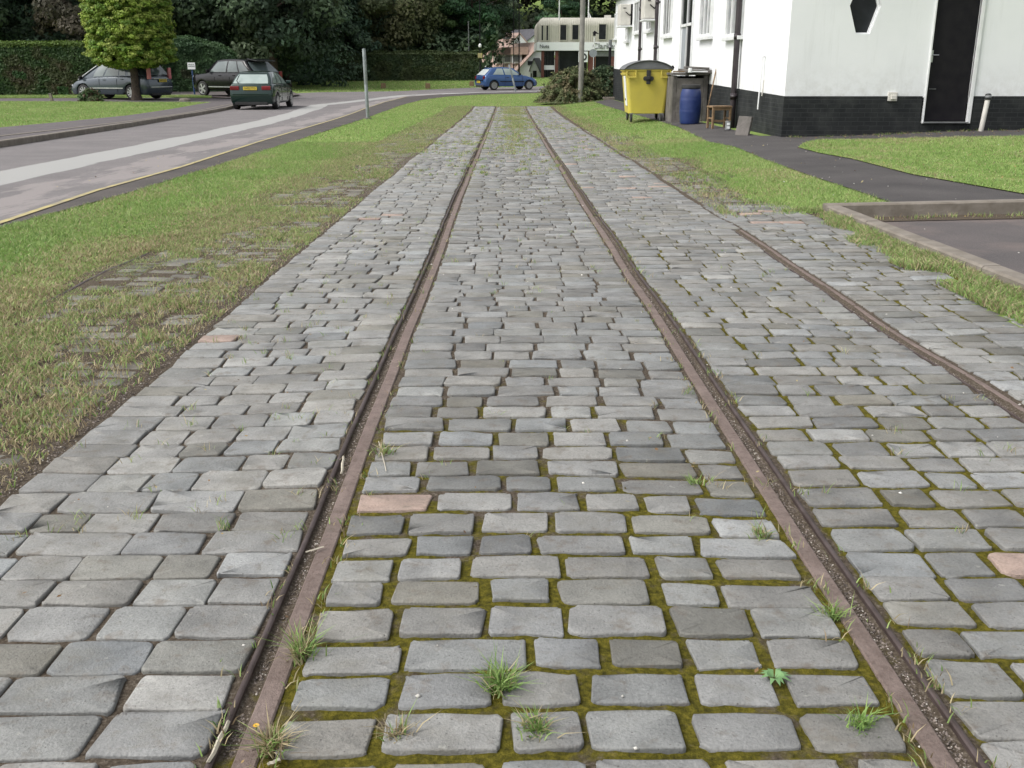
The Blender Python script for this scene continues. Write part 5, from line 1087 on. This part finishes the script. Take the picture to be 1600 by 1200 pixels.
# ------------------------------------------------------------------ cars
def car(name, label, x, y, az, P, paintm, dz=0.):
    """local +x = front. az = compass heading of the front measured from +Y clockwise"""
    t = empty(name, (x, y, tzf(x, y)+dz), label, 'car', None, R(90-az)); L, W, H = P['L'], P['W'], P['H']; rw = P.get('rw', .31)
    xf_, xr_ = L/2, -L/2; wb = P['wb']; xw = (P.get('wx', .05)+wb/2, P.get('wx', .05)-wb/2); sill = P.get('sill', .22); Ra = rw+.055
    xs = sorted(set([round(v_, 3) for v_ in list(np.linspace(xr_, xf_, 22))+[c_+Ra*k for c_ in xw for k in (-1.001, -.97, -.85, -.65, -.4, 0, .4, .65, .85, .97, 1.001)]]))
    belt = P['belt']; bz = lambda x_: float(np.interp(x_, [p[0] for p in belt], [p[1] for p in belt]))
    def wid(x_):
        e = min(x_-xr_, xf_-x_); return W/2*(1-(.22 if x_ > 0 else .11)*max(0, 1-e/.42)**2)*(1-.04*max(0, (x_-xf_*.3)/L))
    lev = ((0., .93), (.12, .975), (.45, 1.0), (.75, .985), (.93, .955), (1., .915)); V = []
    nose = P.get('nose', ((0, -.06), (.12, 0), (.45, .02), (.75, -.02), (.93, -.08), (1., -.16))); tail = P.get('tail', ((0, .08), (.12, 0), (.45, -.02), (.75, .02), (.93, .05), (1., .07)))
    for x_ in xs:
        zl = sill
        for c_ in xw:
            if abs(x_-c_) < Ra: zl = max(zl, rw+math.sqrt(max(0, Ra*Ra-(x_-c_)**2)))
        zt = bz(x_); row = []
        wf = max(0, 1-(xf_-x_)/.45)**2; wr = max(0, 1-(x_-xr_)/.45)**2
        for j, (f, wy) in enumerate(lev):
            z = sill+(zt-sill)*f; z = max(z, zl+.004*j) if z < zl+.02 else z
            row.append(Vector((x_+wf*nose[j][1]+wr*tail[j][1], wid(x_)*wy, z)))
        row += [Vector((row[-1].x, wid(x_)*.915*q, row[-1].z+.035*(1-q*q)+.006)) for q in (.66, .33, 0)]
        V.append(row+[Vector((p.x, -p.y, p.z)) for p in row[-2::-1]])
    K = len(V[0]); m = MB(); m.add([p for r_ in V for p in r_], [(i*K+j, i*K+j+1, (i+1)*K+j+1, (i+1)*K+j) for i in range(len(V)-1) for j in range(K-1)])
    nv = (K+1)//2
    for i in (0, len(V)-1):
        m.f += [(i*K+j, i*K+j+1, i*K+K-2-j, i*K+K-1-j) if j+1 < nv-1 else (i*K+j, i*K+j+1, i*K+K-1-j) for j in range(nv-1)]
    body = m.build('body', paintm, t, True)
    # dark floor pan and arches
    MB().box((0, 0, sill+.10), (L*.9, W*.84, .22)).box((0, 0, .42), (L*.93, W*.80, .26)).build('underbody', M_rubber, t)
    # cabin
    a0, a1, b0, b1 = P['wind'][0], P['wind'][1], P['rear'][1], P['rear'][0]   # base front, roof front, roof rear, base rear (x)
    yb = lambda x_: wid(x_)*.905; yt = W/2*P.get('tum', .74); zr = H; n = 12
    def roofz(u): return zr-.055*(2*u-1)**2
    def side(u, v_, s, off=0.):      # u 0 rear..1 front, v 0 belt..1 roof
        xb_ = b1+(a0-b1)*u; xt = b0+(a1-b0)*u; x_ = xb_+(xt-xb_)*v_; bulge = .035*math.sin(PI*v_)
        yy = yb(xb_)+(yt*(1-.05*abs(2*u-1)**3)-yb(xb_))*v_+bulge; z = bz(xb_)-.01+(roofz(u)-.03-bz(xb_)+.01)*v_
        return Vector((x_, s*(yy+off), z))
    V = []; vs_ = (0, .25, .5, .75, .92, 1.)
    for i in range(n+1):
        u = i/n; row = [side(u, v_, 1) for v_ in vs_]; q = row[-1]; row += [Vector((q.x, q.y*k, q.z+.03*(1-k*k)**.6+.0)) for k in (.9, .6, .3, 0)]
        V.append(row+[Vector((p.x, -p.y, p.z)) for p in row[-2::-1]])
    K = len(V[0]); m = MB(); m.add([p for r_ in V for p in r_], [(i*K+j, i*K+j+1, (i+1)*K+j+1, (i+1)*K+j) for i in range(n) for j in range(K-1)])
    nv = (K+1)//2
    for i in (0, n): m.f += [(i*K+j, i*K+j+1, i*K+K-2-j, i*K+K-1-j) if j+1 < nv-1 else (i*K+j, i*K+j+1, i*K+K-1-j) for j in range(nv-1)]
    m.build('cabin', P.get('cabm', paintm), t, True)
    # side windows
    GM = P.get('glass', M_carglass)
    for s in (-1, 1):
        for (u0, u1, u0t, u1t) in P['win']:
            K2 = 5; V = []
            for i in range(K2+1):
                for j in range(5):
                    f = i/K2; v_ = .07+.80*j/4; ua = u0+(u0t-u0)*j/4; ub = u1+(u1t-u1)*j/4; V.append(side(ua+(ub-ua)*f, v_, s, .008))
            m = MB(); m.add(V, [(i*5+j, i*5+j+1, (i+1)*5+j+1, (i+1)*5+j) for i in range(K2) for j in range(4)]); m.build('side_window', GM, t, True, fixn=False)
    for nm, u, xo in (('windscreen', 1, .012), ('rear_window', 0, -.012)):
        V = []; pad = .10 if u else .065
        for i in range(7):
            for j in range(5):
                v_ = (.08 if u else P.get('rwlo', .10))+(.82 if u else .78)*j/4; l = side(u, v_, 1); q = (i/6*2-1)*(1-pad-.02*j/4); V.append(Vector((l.x+xo+(.03 if u else -.02)*(1-q*q), l.y*q, l.z+.004)))
        MB().add(V, [(i*5+j, i*5+j+1, (i+1)*5+j+1, (i+1)*5+j) for i in range(6) for j in range(4)]).build(nm, P.get('rglass', GM) if u == 0 else GM, t, True, fixn=False)
    # wheels
    for c_ in xw:
        for s in (-1, 1):
            yo = s*(W/2-.10); w = MB().lathe([(rw*.62, -.09), (rw*.95, -.095), (rw, -.07), (rw, .07), (rw*.95, .095), (rw*.62, .09)], 28, (c_, yo, rw), 'y').build('wheel', M_rubber, t, True)
            m = MB(); m.lathe([(rw*.70, 0), (rw*.69, s*.014), (rw*.64, s*.006), (rw*.5, s*.0)], 24, (c_, yo+s*.082, rw), 'y')
            ns = P.get('spokes', 7)
            for k in range(ns):
                a = 2*PI*k/ns; d = Vector((math.cos(a), 0, math.sin(a))); e = Vector((-math.sin(a), 0, math.cos(a))); cc_ = Vector((c_, yo+s*.094, rw)); sw = P.get('sw', .045)
                m.prism([cc_+d*.03-e*sw*.7, cc_+d*rw*.66-e*sw, cc_+d*rw*.66+e*sw, cc_+d*.03+e*sw*.7], (0, s*.012, 0))
            m.cyl((c_, yo+s*.08, rw), (c_, yo+s*.112, rw), .055, .045, 12); m.build('hub_cap', M_chrome, w)
    # lights, plates, mirrors, trims
    for s in (-1, 1):
        q = P['tl']; m = MB(); xq = xr_+q[3]; yv = s*(W/2*.83-.0); m.box((xq, s*(W/2*.90-q[0]/2), q[1]), (.10, q[0], q[2])); m.build('tail_light', q[4] if len(q) > 4 else M_redl, t, True, .02)
        m = MB(); m.box((xf_-.27, s*(W/2*.80-.09), bz(xf_-.27)-.075), (.36, .22, .13), M=Matrix.Rotation(math.atan2(bz(xf_-.6)-bz(xf_), .6), 3, 'Y')); m.build('headlight', M_lens, t, True, .03)
        xm = a0-.28; m = MB(); m.box((xm, s*(W/2*.94+.09), bz(xm)+.08), (.10, .20, .13)); m.build('door_mirror', paintm if P.get('pm', 0) else M_black, t, True, .03)
        m = MB(); yy = wid(0)*1.0+.008; m.box((P.get('trx', 0.05), s*yy, P.get('trz', .47)), (wb-2*Ra-.1, .022, .05)); m.build('side_trim', P.get('trm', M_black), t)
        for hx in P.get('hand', (.15,)): MB().box((hx, s*(wid(hx)*.985+.012), bz(hx)-.13), (.15, .025, .03)).build('door_handle', P.get('hm', M_black), t)
        for dx in P.get('doors', ()): MB().box((dx, s*(wid(dx)*.995), .62), (.008, .012, .62)).build('door_seam', M_black, t)
    pz = P['pz']; px_ = xr_-.035+P.get('pxo', 0); pl = MB().box((px_, P.get('py', 0), pz), (.02, .52, .12)).build('number_plate', M_plate, t)
    text('plate_lettering', P['reg'], .10, M_text, pl, Matrix.Translation((px_-.012, P.get('py', 0), pz)) @ Matrix.Rotation(-PI/2, 4, 'Z') @ RX)
    MB().box((xr_-.025+P.get('bo', 0), 0, P.get('bpz', .50)), (.05, W*.80, .05)).build('bumper_strip', P.get('bm', paintm), t, bev=.012)
    MB().box((xf_+.005, 0, .40), (.05, W*.72, .10)).build('front_bumper', M_black, t, bev=.02)
    MB().box((xr_+.10, 0, sill+.02), (.2, W*.72, .12)).build('rear_valance', M_rubber, t, bev=.02)
    return t, side
M_carglass = simple('car_glass', (.10, .13, .13), (.16, .19, .19), 1.4, .06, spec=.9)
M_skygl = simple('car_glass_painted_sky', (.34, .40, .38), (.27, .33, .31), 2, .08, spec=.9)  # sky reflection painted into the pale base colour
# green hatchback
gx_, gy_ = cast(397, 172.5); gx_ = -9.62
P = dict(L=4.13, W=1.70, H=1.42, wb=2.58, wx=.02, rw=.30, belt=[(-2.07, .93), (-1.2, .95), (.9, .90), (1.3, .86), (2.07, .66)], wind=(.98, .32), rear=(-2.0, -1.42), tum=.68,
 win=[(.10, .36, .22, .38), (.39, .66, .41, .64), (.69, .98, .67, .93)], tl=(.34, .80, .15, .04), pz=.79, reg='R492 FTG', bpz=.58, pm=1, hand=(.35, -.65), doors=(-.45, .62), glass=M_skygl, rglass=M_skygl, hlz=.6, spokes=7, sw=.05, trm=M_greenp)
t, sd = car('hatchback_car', 'dark green hatchback seen from behind at the kerb', gx_, 41.6, 0., P, M_greenp, .012)
MB().tube([Vector((-1.99, .45, .98)), Vector((-1.95, .52, 1.06)), Vector((-1.78, .44, 1.27))], .014, 6).build('rear_wiper', M_black, t)
# slate people carrier
mx, my = cast(208, 156.3, .1); hd = R(-70); P = dict(L=4.59, W=1.83, H=1.70, wb=2.73, wx=.05, rw=.33, belt=[(-2.3, 1.02), (-1.2, 1.04), (.7, .98), (1.2, .92), (1.75, .82), (2.3, .60)], wind=(1.72, .38), rear=(-2.24, -1.72), tum=.72,
 win=[(.10, .27, .11, .28), (.31, .40, .33, .44), (.415, .62, .455, .68), (.645, .79, .71, .93), (.81, .93, .0, .0)], tl=(.20, 1.15, .5, .05, M_pink), pz=.83, py=-.12, reg='BF07 KLO', bpz=.55, bm=M_chrome, hlz=.78, doors=(-.55, .45), hand=(.15, -.85), trm=M_chrome, trz=.50, spokes=9, sw=.03, hm=M_slatep)
P['win'] = P['win'][:4]
fx, fy = math.sin(hd), math.cos(hd); rxx = P['wb']/2-.05   # rear left wheel -> centre
lx, ly = -fy, fx   # left of heading: rotate +90
cx_ = mx+fx*rxx-lx*.84; cy_ = my+fy*rxx-ly*.84
t, sd = car('people_carrier', 'slate blue people carrier parked on the drive behind the bright conifer', cx_, cy_, -70, P, M_slatep, .11)
for s in (-1, 1):
    MB().tube([sd(u, 1.0, s, .01)+Vector((0, 0, .03)) for u in (0, .2, .5, .8, 1.)]+[sd(1., .5, s, .01)+Vector((.02, 0, .02)), sd(1., .03, s, .01)+Vector((.02, 0, .02))], .028, 6).build('roof_rail', M_chrome, t, True)
MB().box((-2.33, 0, .92), (.03, 1.1, .03)).build('chrome_strip', M_chrome, t)
# black off-roader
rx_, ry_ = cast(319, 150.2, .1); P = dict(L=4.79, W=1.93, H=1.80, wb=2.75, wx=.08, rw=.37, sill=.36, belt=[(-2.4, 1.14), (1.0, 1.14), (1.3, 1.10), (2.15, 1.03), (2.4, .96)], wind=(1.18, .55), rear=(-2.25, -1.55), tum=.74,
 win=[(.06, .28, .13, .27), (.31, .54, .30, .53), (.575, .93, .565, .88)], tl=(.16, 1.0, .4, .03), pz=.85, reg='WK08 ZVJ', bpz=.60, hlz=.86, doors=(-.6, .5), hand=(.1, -.9), trm=M_chrome, trz=.47, spokes=5, sw=.05,
 nose=((0, -.10), (.12, 0), (.45, 0), (.75, 0), (.93, -.02), (1., -.05)))
hd = R(-56); fx, fy = math.sin(hd), math.cos(hd); lx, ly = -fy, fx; fo_ = -(P['wb']/2+.08); cx_ = rx_+fx*fo_-lx*.89; cy_ = ry_+fy*fo_-ly*.89
t, sd = car('off_road_car', 'black boxy off-road car with its tailgate raised, partly behind the green hatchback', cx_, cy_, -56, P, M_blackp, .10)
MB().prism([(-1.55, -.62, 1.76), (-2.25, -.62, 1.66), (-2.25, .62, 1.66), (-1.55, .62, 1.76)], (0, 0, .05)).build('raised_tailgate', M_blackp, t, bev=.015)
# blue hatchback
ux, uy = cast(772, 141.4); P = dict(L=3.68, W=1.59, H=1.37, wb=2.39, wx=.03, rw=.275, belt=[(-1.84, .86), (-1.1, .90), (.75, .86), (1.1, .82), (1.84, .62)], wind=(.82, .22), rear=(-1.78, -1.28), tum=.68,
 win=[(.20, .50, .26, .48), (.535, .95, .52, .86)], tl=(.16, .74, .18, .04), pz=.48, pxo=-.02, reg='M106 DOX', bpz=.60, bm=M_black, hlz=.56, doors=(-.40, .75), hand=(-.25,), trm=M_black, trz=.50, spokes=12, sw=.075, rglass=simple('rear_glass_painted_sky', (.55, .6, .6), None, 2, .08, spec=.9), glass=M_skygl, rwlo=.08)  # rear glass coloured pale for the sky mirrored in it
hd = R(66); fx, fy = math.sin(hd), math.cos(hd); lx, ly = -fy, fx; fo_ = P['wb']/2-.03; cx_ = ux+fx*fo_+lx*.74; cy_ = uy+fy*fo_+ly*.74
t, sd = car('small_hatchback_car', 'bright blue three-door hatchback on the far road', cx_, cy_, 66, P, M_bluep, .012)
# ------------------------------------------------------------------ camera, light, world
cam = bpy.data.cameras.new('camera'); co = bpy.data.objects.new('camera', cam); COL.objects.link(co); cam.sensor_width = 36; cam.lens = F/1600*36; cam.clip_start = .05; cam.clip_end = 2000
co.location = (0, 0, EYE); co.rotation_euler = (PI/2-TH, 0, -PS); scene.camera = co
EL, AZ = 50, -112       # sun towards the front left, behind cloud
sun = bpy.data.lights.new('sun', 'SUN'); sun.energy = 1.3; sun.angle = R(28); sun.color = (1, .965, .92); so = bpy.data.objects.new('sun', sun); COL.objects.link(so)
d = Vector((math.sin(R(AZ))*math.cos(R(EL)), math.cos(R(AZ))*math.cos(R(EL)), math.sin(R(EL)))); so.rotation_euler = d.to_track_quat('Z', 'Y').to_euler()
w = bpy.data.worlds.new('World'); scene.world = w; w.use_nodes = True; nt = w.node_tree; bgn = nt.nodes['Background']; sk = nt.nodes.new('ShaderNodeTexSky'); sk.sky_type = 'NISHITA'; sk.sun_disc = False
sk.sun_elevation = R(EL); sk.sun_rotation = R(AZ); sk.air_density = 1.; sk.dust_density = 4.; sk.ozone_density = 1.
hs = nt.nodes.new('ShaderNodeHueSaturation'); hs.inputs['Saturation'].default_value = .22; nt.links.new(sk.outputs[0], hs.inputs['Color']); nt.links.new(hs.outputs[0], bgn.inputs['Color']); bgn.inputs['Strength'].default_value = .15
scene.view_settings.view_transform = 'Standard'; scene.view_settings.look = 'None'; scene.view_settings.exposure = .57; scene.view_settings.gamma = 1
scene.cycles.max_bounces = 6; scene.cycles.transparent_max_bounces = 4; scene.cycles.use_denoising = True
